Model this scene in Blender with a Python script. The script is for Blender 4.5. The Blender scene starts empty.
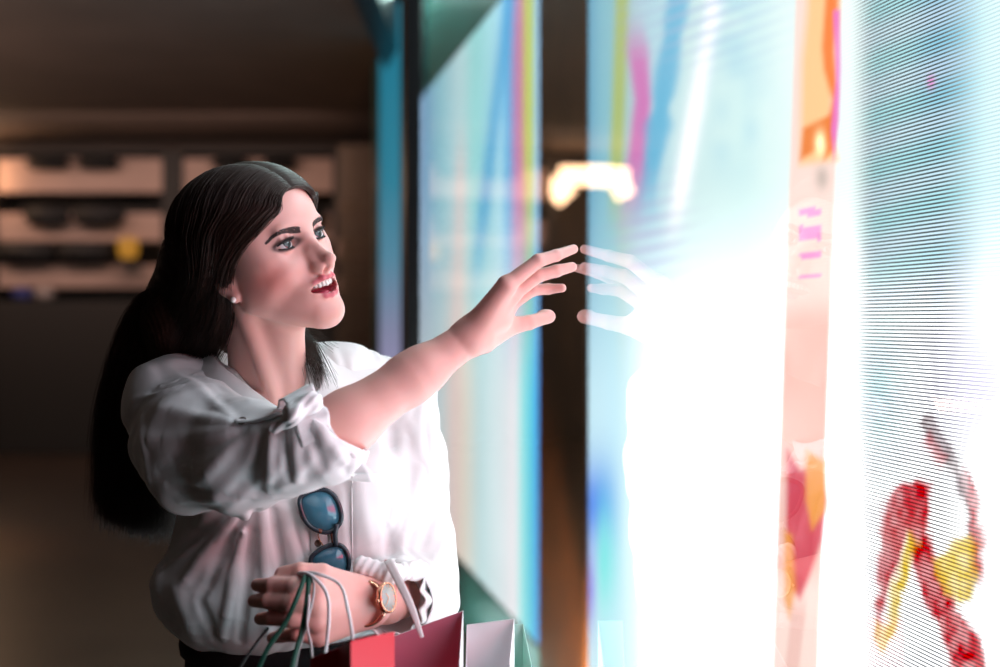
import bpy, bmesh, math, random
import numpy as np
from mathutils import Vector, Matrix
random.seed(7)
RNG = np.random.default_rng(11)
scene = bpy.context.scene
COL = scene.collection
EYE = 1.43                                       # camera height above the floor
PI = math.pi

def W(px, py, Y):                                # survey helper: point at depth Y
    return np.array(((px-500)/1400*Y, Y, EYE+(320-py)/1400*Y))

# ------------------------------------------------------------------ scene tree
def tag(o, label=None, cat=None, group=None, kind=None):
    if label: o['label'] = label
    if cat: o['category'] = cat
    if group: o['group'] = group
    if kind: o['kind'] = kind
    return o

def empty(name, loc, label, cat, group=None):
    o = bpy.data.objects.new(name, None); COL.objects.link(o)
    o.location = Vector(loc); o.empty_display_size = .05
    return tag(o, label, cat, group)

def link_mesh(name, verts, faces, mat, parent=None, smooth=True):
    me = bpy.data.meshes.new(name)
    me.from_pydata([tuple(map(float, v)) for v in verts], [], [tuple(int(i) for i in f) for f in faces])
    me.update()
    return link_me(name, me, mat, parent, smooth)

def link_me(name, me, mat, parent=None, smooth=True):
    o = bpy.data.objects.new(name, me); COL.objects.link(o)
    if mat is not None:
        for m in (mat if isinstance(mat, (list, tuple)) else [mat]): me.materials.append(m)
    if smooth: me.polygons.foreach_set('use_smooth', [True]*len(me.polygons))
    if parent is not None: adopt(o, parent)
    return o

def world_loc(o):
    v = Vector((0, 0, 0))
    while o is not None:
        v += o.location; o = o.parent
    return v

def adopt(o, parent):                            # geometry is written in world space; keep it there
    o.parent = parent
    o.location = -world_loc(parent)

def set_origin(o, loc):                          # move a top-level mesh object's origin
    loc = Vector(loc); o.data.transform(Matrix.Translation(-loc)); o.location = loc
    return o

# ------------------------------------------------------------------ simple mesh builders
class MB:
    def __init__(s): s.v = []; s.f = []
    def add(s, v, f):
        n = len(s.v); s.v += [tuple(x) for x in v]; s.f += [tuple(i+n for i in q) for q in f]
    def box(s, c, size, R=None, bev=0.0):
        bm = bmesh.new(); bmesh.ops.create_cube(bm, size=1)
        bmesh.ops.scale(bm, vec=Vector(size), verts=bm.verts)
        if bev > 0:
            bmesh.ops.bevel(bm, geom=bm.edges[:], offset=bev, segments=2, affect='EDGES', clamp_overlap=True)
        if R is not None: bmesh.ops.rotate(bm, cent=(0, 0, 0), matrix=Matrix(R), verts=bm.verts)
        bmesh.ops.translate(bm, vec=Vector(c), verts=bm.verts)
        bm.verts.index_update()
        s.add([v.co[:] for v in bm.verts], [[v.index for v in f.verts] for f in bm.faces]); bm.free()
    def tube(s, pts, r, n=8, closed=False, cap=True, flat=None):
        pts = np.array(pts, float); m = len(pts)
        r = np.broadcast_to(np.array(r, float), (m,))
        T = np.gradient(pts, axis=0)
        if closed: T = np.roll(pts, -1, 0)-np.roll(pts, 1, 0)
        T /= np.linalg.norm(T, axis=1)[:, None]+1e-12
        u = np.cross(T[0], (0, 0, 1.0))
        if np.linalg.norm(u) < .1: u = np.cross(T[0], (1.0, 0, 0))
        base = len(s.v); sx, sy = (1, 1) if flat is None else flat
        for i in range(m):
            u = u-T[i]*np.dot(u, T[i]); u /= np.linalg.norm(u)+1e-12
            w = np.cross(T[i], u)
            for k in range(n):
                a = 2*PI*k/n
                s.v.append(tuple(pts[i]+r[i]*(math.cos(a)*u*sx+math.sin(a)*w*sy)))
        mm = m if closed else m-1
        for i in range(mm):
            j = (i+1) % m
            for k in range(n):
                s.f.append((base+i*n+k, base+i*n+(k+1) % n, base+j*n+(k+1) % n, base+j*n+k))
        if cap and not closed:
            s.f.append(tuple(base+k for k in range(n))[::-1]); s.f.append(tuple(base+(m-1)*n+k for k in range(n)))
    def lathe(s, prof, c, R=None, n=24):         # prof [(r, h)]
        vs = []; fs = []
        for r, h in prof:
            for k in range(n):
                a = 2*PI*k/n; vs.append(np.array((r*math.cos(a), r*math.sin(a), h)))
        for i in range(len(prof)-1):
            for k in range(n): fs.append((i*n+k, i*n+(k+1) % n, (i+1)*n+(k+1) % n, (i+1)*n+k))
        fs.append(tuple(range(n))[::-1]); fs.append(tuple((len(prof)-1)*n+k for k in range(n)))
        Rm = np.eye(3) if R is None else np.array(R)
        s.add([Rm @ v+np.array(c) for v in vs], fs)
    def grid(s, P):                               # P[i][j] points
        P = np.array(P, float); a, b = P.shape[:2]
        s.add(P.reshape(-1, 3), [(i*b+j, i*b+j+1, (i+1)*b+j+1, (i+1)*b+j) for i in range(a-1) for j in range(b-1)])
    def build(s, name, mat, parent=None, smooth=True, solid=0, sub=0, bevel=0, offset=0):
        o = link_mesh(name, s.v, s.f, mat, parent, smooth)
        if solid:
            m = o.modifiers.new('solid', 'SOLIDIFY'); m.thickness = solid; m.offset = offset
        if bevel:
            m = o.modifiers.new('bevel', 'BEVEL'); m.width = bevel; m.segments = 2; m.limit_method = 'ANGLE'
        if sub:
            m = o.modifiers.new('sub', 'SUBSURF'); m.levels = sub; m.render_levels = sub
        return o

def catmull(P, n):
    P = np.array(P, float); Q = np.vstack([2*P[0]-P[1], P, 2*P[-1]-P[-2]]); m = len(P)-1
    t = np.linspace(0, m, n); i = np.minimum(t.astype(int), m-1); f = (t-i)[:, None]
    a, b, c, d = Q[i], Q[i+1], Q[i+2], Q[i+3]
    return .5*(2*b+(c-a)*f+(2*a-5*b+4*c-d)*f**2+(3*b-a-3*c+d)*f**3)

def frame_of(z, x=None):                          # rotation with given z axis
    z = np.array(z, float); z /= np.linalg.norm(z)
    x = np.array((0, 0, 1.0) if x is None else x, float); x = x-z*np.dot(x, z)
    if np.linalg.norm(x) < 1e-3: x = np.array((1.0, 0, 0))-z*z[0]
    x /= np.linalg.norm(x); y = np.cross(z, x)
    return np.stack([x, y, z], 1)

# ------------------------------------------------------------------ implicit bodies
F4 = np.float32
def _n(v): return np.sqrt(np.einsum('ij,ij->i', v, v))
class Prim:
    def __init__(s, f, c, r, k=0.0, op='u'): s.f = f; s.c = np.array(c, float); s.r = float(r); s.k = k; s.op = op
def sphere(c, r, k=.01, op='u'):
    c = np.array(c, F4); return Prim(lambda p: _n(p-c)-F4(r), c, r, k, op)
def ell(c, rad, k=.01, op='u', R=None):           # R columns are the axes
    c0 = np.array(c, F4); rr = np.array(rad, F4); Rm = None if R is None else np.array(R, F4)
    def f(p):
        q = p-c0
        if Rm is not None: q = q @ Rm
        a = _n(q/rr); b = _n(q/(rr*rr)); return a*(a-1)/np.maximum(b, 1e-6)
    return Prim(f, c, max(rad), k, op)
def cone(a, b, ra, rb, k=.01, op='u', flat=None, fs=1.0):   # tapered limb; flat axis shrinks by fs
    a = np.array(a, float); b = np.array(b, float); ab = b-a; L = float(ab @ ab); A = a.astype(F4); AB = ab.astype(F4)
    fl = None
    if flat is not None:
        fl = np.array(flat, float); fl /= np.linalg.norm(fl); fl = fl.astype(F4)
    def f(p):
        q = p-A; h = np.clip(q @ AB/F4(L), 0, 1); d = q-h[:, None]*AB
        if fl is not None:
            t = d @ fl; d = d+np.outer(t*F4(1/fs-1), fl)
        v = _n(d)-(F4(ra)+h*F4(rb-ra))
        return v*F4(fs) if fl is not None else v
    return Prim(f, (a+b)/2, np.linalg.norm(ab)/2+max(ra, rb)*1.2, k, op)
def chain(P, r, k=.01, inner=.008, op='u'):       # polyline limb with radius per joint
    P = [np.array(q, float) for q in P]; cs = [cone(P[i], P[i+1], r[i], r[i+1]) for i in range(len(P)-1)]
    def f(p):
        d = cs[0].f(p)
        for c in cs[1:]: d = smin(d, c.f(p), inner)
        return d
    c = np.mean(P, 0); R = max(np.linalg.norm(q-c) for q in P)+max(r)
    return Prim(f, c, R, k, op)
def func(f, c, r, k=.01, op='u'): return Prim(f, c, r, k, op)
def smin(a, b, k):
    if k <= 0: return np.minimum(a, b)
    h = np.maximum(k-np.abs(a-b), 0)/F4(k); return np.minimum(a, b)-h*h*F4(k/4)
def field(ops, p, c=None, R=0, margin=.04):
    p = p.astype(F4); d = np.full(len(p), .3, F4)
    for o in ops:
        if c is not None and np.linalg.norm(o.c-c)-R-o.r > margin+o.k: continue
        if o.op == 'u': d = smin(d, o.f(p), o.k)
        elif o.op == 's': d = -smin(-d, o.f(p), o.k)
        elif o.op == 'd': d = d-o.f(p)
    return d

def mesh_field(ops, lo, hi, h):                   # sparse surface nets
    lo = np.array(lo, float); hi = np.array(hi, float); B = 8; H = h*B
    N = np.ceil((hi-lo)/H).astype(int)
    G = np.stack(np.meshgrid(*[np.arange(n) for n in N], indexing='ij'), -1).reshape(-1, 3)
    act = []
    for sup in np.array_split(np.arange(len(G)), max(1, len(G)//20000)):
        cen = lo+(G[sup]+.5)*H; d = field(ops, cen); act.append(G[sup][np.abs(d) < H*1.15])
    act = np.vstack(act)
    sk = (act//4) @ np.array([1, 1000, 1000000]); order = np.argsort(sk, kind='stable'); act = act[order]; sk = sk[order]
    cuts = np.flatnonzero(np.diff(sk))+1
    off = np.stack(np.meshgrid(*[np.arange(B+1)]*3, indexing='ij'), -1)
    cor = np.array([(i, j, k) for i in (0, 1) for j in (0, 1) for k in (0, 1)])
    edges = [(a, b) for a in range(8) for b in range(a+1, 8) if np.abs(cor[a]-cor[b]).sum() == 1]
    KV, PV, SG = [], [], []
    for grp in np.split(act, cuts):
        P = (grp[:, None, None, None, :]*B+off[None])
        c = lo+(grp.mean(0)+.5)*H; R = (np.ptp(grp, axis=0).max()+1)*H*.87
        D = field(ops, (lo+P.reshape(-1, 3)*h), c, R).reshape(P.shape[:-1])
        V = np.stack([D[:, i:i+B, j:j+B, k:k+B] for i, j, k in cor], -1)
        neg = V < 0; mk = neg.any(-1) & ~neg.all(-1); idx = np.argwhere(mk)
        if not len(idx): continue
        v = V[mk]; s = neg[mk]; acc = np.zeros((len(v), 3)); cnt = np.zeros(len(v))
        for a, b in edges:
            x = s[:, a] != s[:, b]; t = v[:, a]/np.where(x, v[:, a]-v[:, b], 1)
            acc += np.where(x[:, None], cor[a]+t[:, None]*(cor[b]-cor[a]), 0); cnt += x
        cell = grp[idx[:, 0]]*B+idx[:, 1:]
        KV.append(cell); PV.append(lo+(cell+acc/cnt[:, None])*h); SG.append(s[:, [0, 4, 2, 1]])
    C = np.vstack(KV); P = np.vstack(PV); S = np.vstack(SG)
    M = 1 << 20; key = C[:, 0]*M*M+C[:, 1]*M+C[:, 2]; o = np.argsort(key); key = key[o]; C = C[o]; P = P[o]; S = S[o]
    faces = []
    for ax in range(3):
        m = S[:, 0] != S[:, 1+ax]; c = C[m]; u, w = [(1, 2), (2, 0), (0, 1)][ax]
        q = []
        for du, dw in ((0, 0), (1, 0), (1, 1), (0, 1)):
            cc = c.copy(); cc[:, u] -= du; cc[:, w] -= dw
            kk = cc[:, 0]*M*M+cc[:, 1]*M+cc[:, 2]; i = np.searchsorted(key, kk); i = np.minimum(i, len(key)-1)
            q.append(np.where(key[i] == kk, i, -1))
        q = np.stack(q, 1); ok = (q >= 0).all(1); flip = S[m][:, 0]
        q = np.where(flip[:, None], q, q[:, ::-1])[ok]; faces.append(q)
    return P, np.vstack(faces)

def np_mesh(name, P, Fq, mat, parent=None):
    me = bpy.data.meshes.new(name); me.vertices.add(len(P)); me.vertices.foreach_set('co', P.astype(F4).ravel())
    me.loops.add(len(Fq)*4); me.loops.foreach_set('vertex_index', Fq.astype(np.int32).ravel())
    me.polygons.add(len(Fq)); me.polygons.foreach_set('loop_start', np.arange(0, len(Fq)*4, 4, dtype=np.int32))
    me.update(calc_edges=True); me.validate()
    return link_me(name, me, mat, parent)

def paint(o, attr, rgba):
    a = o.data.color_attributes.new(attr, 'FLOAT_COLOR', 'POINT'); a.data.foreach_set('color', rgba.astype(F4).ravel())

def project(ops, px, py, y0=1.3, y1=2.6):         # first surface point met along a line of sight
    t = np.linspace(y0, y1, 900); P = np.stack([W(px, py, y) for y in t]); d = field(ops, P)
    i = np.flatnonzero(d < 0)
    return P[i[0]] if len(i) else None

# ------------------------------------------------------------------ materials
def nodes_of(name):
    m = bpy.data.materials.new(name); m.use_nodes = True; nt = m.node_tree
    return m, nt, nt.nodes['Principled BSDF']
def N(nt, typ, **kw):
    n = nt.nodes.new(typ)
    for k, v in kw.items():
        if k in n.inputs: n.inputs[k].default_value = v
        else: setattr(n, k, v)
    return n
def mat(name, col, rough=.5, metal=0, noise=0, nscale=20, bump=0, bscale=200, **kw):
    m, nt, b = nodes_of(name); L = nt.links
    b.inputs['Base Color'].default_value = (*col, 1); b.inputs['Roughness'].default_value = rough; b.inputs['Metallic'].default_value = metal
    for k, v in kw.items(): b.inputs[k].default_value = v
    tc = N(nt, 'ShaderNodeTexCoord')
    if noise:
        n = N(nt, 'ShaderNodeTexNoise'); n.inputs['Scale'].default_value = nscale; n.inputs['Detail'].default_value = 5
        mx = N(nt, 'ShaderNodeMix', data_type='RGBA', blend_type='MULTIPLY'); mx.inputs[0].default_value = 1
        r = N(nt, 'ShaderNodeMapRange'); r.inputs['To Min'].default_value = 1-noise; r.inputs['To Max'].default_value = 1+noise
        L.new(tc.outputs['Object'], n.inputs['Vector']); L.new(n.outputs['Fac'], r.inputs['Value'])
        mx.inputs[6].default_value = (*col, 1); L.new(r.outputs['Result'], mx.inputs[7]); L.new(mx.outputs[2], b.inputs['Base Color'])
    if bump:
        n = N(nt, 'ShaderNodeTexNoise'); n.inputs['Scale'].default_value = bscale; n.inputs['Detail'].default_value = 4
        bp = N(nt, 'ShaderNodeBump'); bp.inputs['Strength'].default_value = bump; bp.inputs['Distance'].default_value = .002
        L.new(tc.outputs['Object'], n.inputs['Vector']); L.new(n.outputs['Fac'], bp.inputs['Height']); L.new(bp.outputs['Normal'], b.inputs['Normal'])
    return m
def emit(name, col, strength):
    m, nt, b = nodes_of(name); b.inputs['Base Color'].default_value = (0, 0, 0, 1)
    b.inputs['Emission Color'].default_value = (*col, 1); b.inputs['Emission Strength'].default_value = strength
    return m
# ------------------------------------------------------------------ the woman: skin
HM = np.array([[-.5400, .7865, -.2992], [-.7960, -.5930, -.1205], [-.2723, .1730, .9465]])
_u, _s, _v = np.linalg.svd(HM); HM = _u @ _v
HC = np.array((-.3286, 1.93, EYE+.0945)); HS = 1.03
def Hd(*v): return HC+HS*(HM @ np.array(v, float))          # head space (right, forward, up) -> world
HMf = HM.astype(F4)
def to_head(p): return ((p-HC.astype(F4)) @ HMf)/F4(HS)
def hell(c, r, k=.01, op='u', rot=None):
    R = HM if rot is None else HM @ rot
    return ell(Hd(*c), [x*HS for x in r], k, op, R)
def hcone(a, b, ra, rb, k=.01, op='u'): return cone(Hd(*a), Hd(*b), ra*HS, rb*HS, k, op)
def hchain(P, r, k=.01, inner=.004, op='u'): return chain([Hd(*q) for q in P], [x*HS for x in r], k, inner, op)
def rotx(a): c, s = math.cos(a), math.sin(a); return np.array([[1, 0, 0], [0, c, -s], [0, s, c]])
def rotz(a): c, s = math.cos(a), math.sin(a); return np.array([[c, -s, 0], [s, c, 0], [0, 0, 1]])

UPPER_LIP = [(-.0285, .0780, -.0610), (-.019, .0905, -.0575), (-.009, .0985, -.0545), (0, .1000, -.0552), (.009, .0985, -.0545), (.019, .0905, -.0575), (.0285, .0780, -.0610)]
LOWER_LIP = [(-.0280, .0770, -.0630), (-.019, .0870, -.0715), (-.009, .0935, -.0765), (0, .0950, -.0775), (.009, .0935, -.0765), (.019, .0870, -.0715), (.0280, .0770, -.0630)]
EYEC = (.0310, .0690, 0.0)
skin = []
S = skin.append
S(hell((0, -.014, .034), (.0735, .092, .078), 0))
S(hell((0, .030, .030), (.0600, .0610, .062), .03))
S(hell((0, .036, -.030), (.0560, .0500, .058), .03))
S(hell((0, .050, -.070), (.0380, .0400, .042), .025))
for s in (1, -1):
    S(hcone((s*.049, .010, -.060), (s*.014, .074, -.098), .017, .016, .022))
    S(hell((s*.036, .0600, -.034), (.0200, .0200, .0180), .018))     # cheeks
    S(hell((s*.0460, .0500, -.014), (.016, .020, .010), .016))
    S(hell((s*.0500, .0260, -.034), (.0150, .0300, .0300), .025)); S(hell((s*.0530, .0300, .0020), (.0150, .0260, .0280), .025))
    S(hell((s*.024, .0800, .0175), (.020, .0085, .0070), .012))
S(hell((0, .0795, -.1025), (.0180, .0165, .0160), .016))             # chin
S(hell((0, .0700, -.066), (.0310, .0265, .0230), .014))              # muzzle
for s in (1, -1):
    S(sphere(Hd(s*.0305, .0960, -.0010), .0165*HS, .016, 's'))
    S(sphere(Hd(s*EYEC[0], EYEC[1], EYEC[2]), .0136*HS, .0035))
S(hchain([(0, .0800, .012), (0, .0865, .002), (0, .0980, -.018), (0, .1090, -.0320)], [.0095, .0070, .0070, .0080], .012))
S(sphere(Hd(0, .1138, -.0335), .0074*HS, .005))
for s in (1, -1):
    S(hell((s*.0093, .0985, -.0415), (.0050, .0084, .0054), .006))
    S(hcone((s*.0055, .0890, -.0200), (s*.0078, .0950, -.0380), .0060, .0070, .010))
S(hcone((0, .1115, -.0405), (0, .0965, -.0490), .0038, .0050, .004))
for s in (1, -1):
    S(hell((s*.0062, .1055, -.0462), (.0028, .0058, .0040), .002, 's'))
S(hchain(UPPER_LIP, [.0018, .0024, .0028, .0026, .0028, .0024, .0018], .0045))
S(hchain(LOWER_LIP, [.0018, .0034, .0043, .0046, .0043, .0034, .0018], .0045))
S(hell((0, .0810, -.0665), (.0262, .0230, .0092), .003, 's'))        # open smile
S(hell((0, .0860, -.0720), (.0150, .0160, .0055), .003, 's'))
for s in (1, -1):                                                      # lid openings
    S(hell((s*(EYEC[0]+.0004), .0840, .0002), (.0146, .0115, .0053), .0012, 's', rotx(0)))
    S(hchain([(s*.0160, .0755, .0030), (s*.0235, .0815, .0088), (s*.031, .0826, .0102), (s*.0395, .0785, .0086), (s*.0460, .0720, .0024)], [.0010, .0014, .0016, .0016, .0010], .003))
    # ears
    S(hell((s*.0730, -.0080, -.0150), (.0065, .0170, .0290), .006, 'u', rotz(s*.35)))
    S(hell((s*.0800, -.0060, -.0110), (.0050, .0105, .0180), .003, 's', rotz(s*.35)))
    S(hell((s*.0715, -.0020, -.0440), (.0055, .0085, .0090), .006))
# neck, shoulders, torso
NB = W(266, 400, 2.02); NOTCH = W(284, 410, 1.945)
S(cone(Hd(0, -.030, -.045), NB, .0470, .0500, .022))
S(cone(Hd(0, .004, -.072), NOTCH+np.array((-.002, .036, .010)), .030, .028, .03))
for s, q in ((1, W(277, 405, 1.945)), (-1, W(292, 405, 1.955))):
    S(cone(Hd(s*.047, -.020, -.055), q, .012, .0075, .018))
RSH = W(166, 408, 1.97); LSH = W(396, 404, 2.115)
REL = W(298, 456, 1.765); RWR = W(470, 337, 1.838)
LEL = W(420, 592, 2.015); LWR = W(369, 602, 1.80)
for sh in (RSH, LSH):
    S(cone(NB+np.array((0, .01, -.03)), sh+np.array((0, 0, -.005)), .040, .046, .04))
S(cone(W(277, 400, 1.957), W(205, 392, 1.935), .0075, .0085, .012))   # collar bones
S(cone(W(293, 400, 1.962), W(360, 388, 2.03), .0075, .0085, .012))
S(ell(W(285, 470, 2.07), (.135, .085, .15), .04))
S(ell(W(288, 600, 2.05), (.115, .085, .16), .04))
S(ell(W(288, 720, 2.06), (.150, .105, .13), .04))
# raised arm
S(cone(RSH, REL, .046, .040, .03)); 
mid = REL*.72+RWR*.28
S(cone(REL, mid, .0405, .0375, .02)); S(cone(mid, REL*.3+RWR*.7, .0385, .029, .02))
S(cone(REL*.35+RWR*.65, RWR, .030, .0225, .02, 'u', (.3, .9, .1), .85))
# lowered arm
S(cone(LSH, LEL, .044, .036, .03)); S(cone(LEL, LEL*.3+LWR*.7, .039, .029, .02)); S(cone(LEL*.3+LWR*.7, LWR, .029, .0245, .02))

def finger(P, r, k=.006):
    S(chain(P, r, k, .003))
# raised hand: reaching for the glass, palm turned down, thumb below
GN = np.array((.9833, .1819, 0.0)); GC = .4424
def at_glass(px, py, d):
    u = (px-500)/1400; return W(px, py, (GC-d)/(.9833*u+.1819))
mA, mB, mC, mD = W(507, 285, 1.812), W(511, 295, 1.835), W(507, 306, 1.858), W(503, 297, 1.880)
S(cone(RWR, mA, .0200, .0130, .012, 'u', (.55, -.1, .83), .9))
S(cone(RWR, mB, .0200, .0130, .012)); S(cone(RWR, mC, .0200, .0125, .012)); S(cone(RWR, mD, .0180, .0110, .012))
S(cone(W(482, 338, 1.85), W(503, 318, 1.885), .0175, .0135, .012))     # thenar
S(ell(W(495, 318, 1.86), (.024, .03, .018), .012))
tA = at_glass(573.5, 249, .0075); tB = at_glass(572, 267, .0085); tC = at_glass(562, 288, .020); tD = at_glass(560, 268, .012)
finger([mA, W(538, 261, 1.822), W(556, 255.5, 1.838), tA], [.0108, .0090, .0078, .0062])
finger([mB, W(537, 276, 1.842), W(556, 271, 1.852), tB], [.0108, .0092, .0082, .0066])
finger([mC, W(532, 290, 1.868), W(548, 289, 1.876), tC], [.0102, .0084, .0073, .0058])
finger([mD, W(528, 281, 1.893), W(546, 273, 1.898), tD], [.0098, .0078, .0068, .0058])
tT = at_glass(549, 316.5, .0245)
finger([W(484, 340, 1.862), W(511, 326, 1.898), W(529, 322.5, 1.910), tT], [.0165, .0125, .0100, .0088], .012)
S(ell(tT-np.array((.006, 0, 0)), (.0125, .0095, .0098), .004))
# lower hand: closed round the bag handles, back of the hand to the camera
k1, k2, k3, k4 = W(318, 587, 1.728), W(316, 604, 1.722), W(315, 620, 1.728), W(318, 636, 1.740)
for kk, rr in ((k1, .0150), (k2, .0150), (k3, .0150), (k4, .0135)):
    S(cone(LWR+np.array((0, 0, (kk[2]-LWR[2])*.35)), kk, .0220, rr, .014))
finger([k1, W(293, 586, 1.716), W(272, 585, 1.728), W(257, 585, 1.748)], [.0125, .0105, .0092, .0078])
finger([k2, W(289, 603, 1.708), W(268, 601, 1.722), W(254, 601, 1.745)], [.0125, .0108, .0094, .0080])
finger([k3, W(290, 619, 1.712), W(272, 618, 1.726), W(260, 619, 1.748)], [.0120, .0102, .0090, .0076])
finger([k4, W(296, 634, 1.726), W(281, 636, 1.738), W(272, 638, 1.756)], [.0112, .0092, .0080, .0068])
finger([W(352, 588, 1.775), W(322, 574, 1.748), W(300, 571, 1.738), W(282, 573, 1.742)], [.0165, .0130, .0105, .0085], .012)

lo = (-.56, 1.60, .80); hi = (.18, 2.26, 1.72)
P, Fq = mesh_field(skin, lo, hi, .0014)
m, nt, b = nodes_of('skin'); L = nt.links
ca = N(nt, 'ShaderNodeVertexColor', layer_name='tone'); L.new(ca.outputs['Color'], b.inputs['Base Color'])
b.inputs['Roughness'].default_value = .42; b.inputs['Subsurface Weight'].default_value = .25
b.inputs['Subsurface Radius'].default_value = (.9, .35, .2); b.inputs['Subsurface Scale'].default_value = .008
b.inputs['Specular IOR Level'].default_value = .4
tc = N(nt, 'ShaderNodeTexCoord'); nz = N(nt, 'ShaderNodeTexNoise'); nz.inputs['Scale'].default_value = 900
bp = N(nt, 'ShaderNodeBump'); bp.inputs['Strength'].default_value = .12; bp.inputs['Distance'].default_value = .0006
L.new(tc.outputs['Object'], nz.inputs['Vector']); L.new(nz.outputs['Fac'], bp.inputs['Height']); L.new(bp.outputs['Normal'], b.inputs['Normal'])
M_SKIN = m
person = empty('person', (float((RSH+LSH)[0]/2), float((RSH+LSH)[1]/2), 0.0),
               'long-haired person in a white blouse reaching up to touch the shop window glass', 'person')
body = np_mesh('body', P, Fq, M_SKIN, person)
hp = to_head(P.astype(F4)); 
tone = np.tile(np.array((.80, .44, .385, 1)), (len(P), 1))
def blend(w, c):
    global tone
    tone[:, :3] = tone[:, :3]*(1-w[:, None])+np.array(c)*w[:, None]
cheek_red = np.exp(-(((np.abs(hp[:, 0])-.056)/.022)**2+((hp[:, 2]+.036)/.021)**2+((hp[:, 1]-.045)/.04)**2))  # rouge widened to paint in the red light falling on the cheeks
blend(np.clip(cheek_red, 0, 1)*.75, (.66, .17, .15))
dl = np.minimum(hchain(UPPER_LIP, [.0012, .0020, .0024, .0021, .0024, .0020, .0012]).f(P.astype(F4)), hchain(LOWER_LIP, [.0014, .0032, .0042, .0045, .0042, .0032, .0014]).f(P.astype(F4)))
blend(np.clip(1-(dl-.0006)/.0010, 0, 1)*.9, (.58, .11, .15))
inm = hell((0, .0790, -.0690), (.0245, .0205, .0095)).f(P.astype(F4)) < 0
tone[inm & (dl > .0008), :3] = (.55, .05, .10)
for sgn in (1, -1):                                                     # eye make-up
    e = np.exp(-(((hp[:, 0]*sgn-.0325)/.0150)**2+((hp[:, 2]-.0030)/.0060)**2))*(hp[:, 1] > .05)
    blend(np.clip(e*1.25, 0, 1)*.72, (.16, .085, .075))
    rr = np.sqrt(((hp[:, 0]*sgn-.0316)/.0168)**2+((hp[:, 2]-.0004)/.0074)**2); blend(np.exp(-((rr-1)/.20)**2)*(hp[:, 1] > .05)*.85, (.05, .028, .028))
nail = np.zeros(len(P))
paint(body, 'tone', tone)
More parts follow.
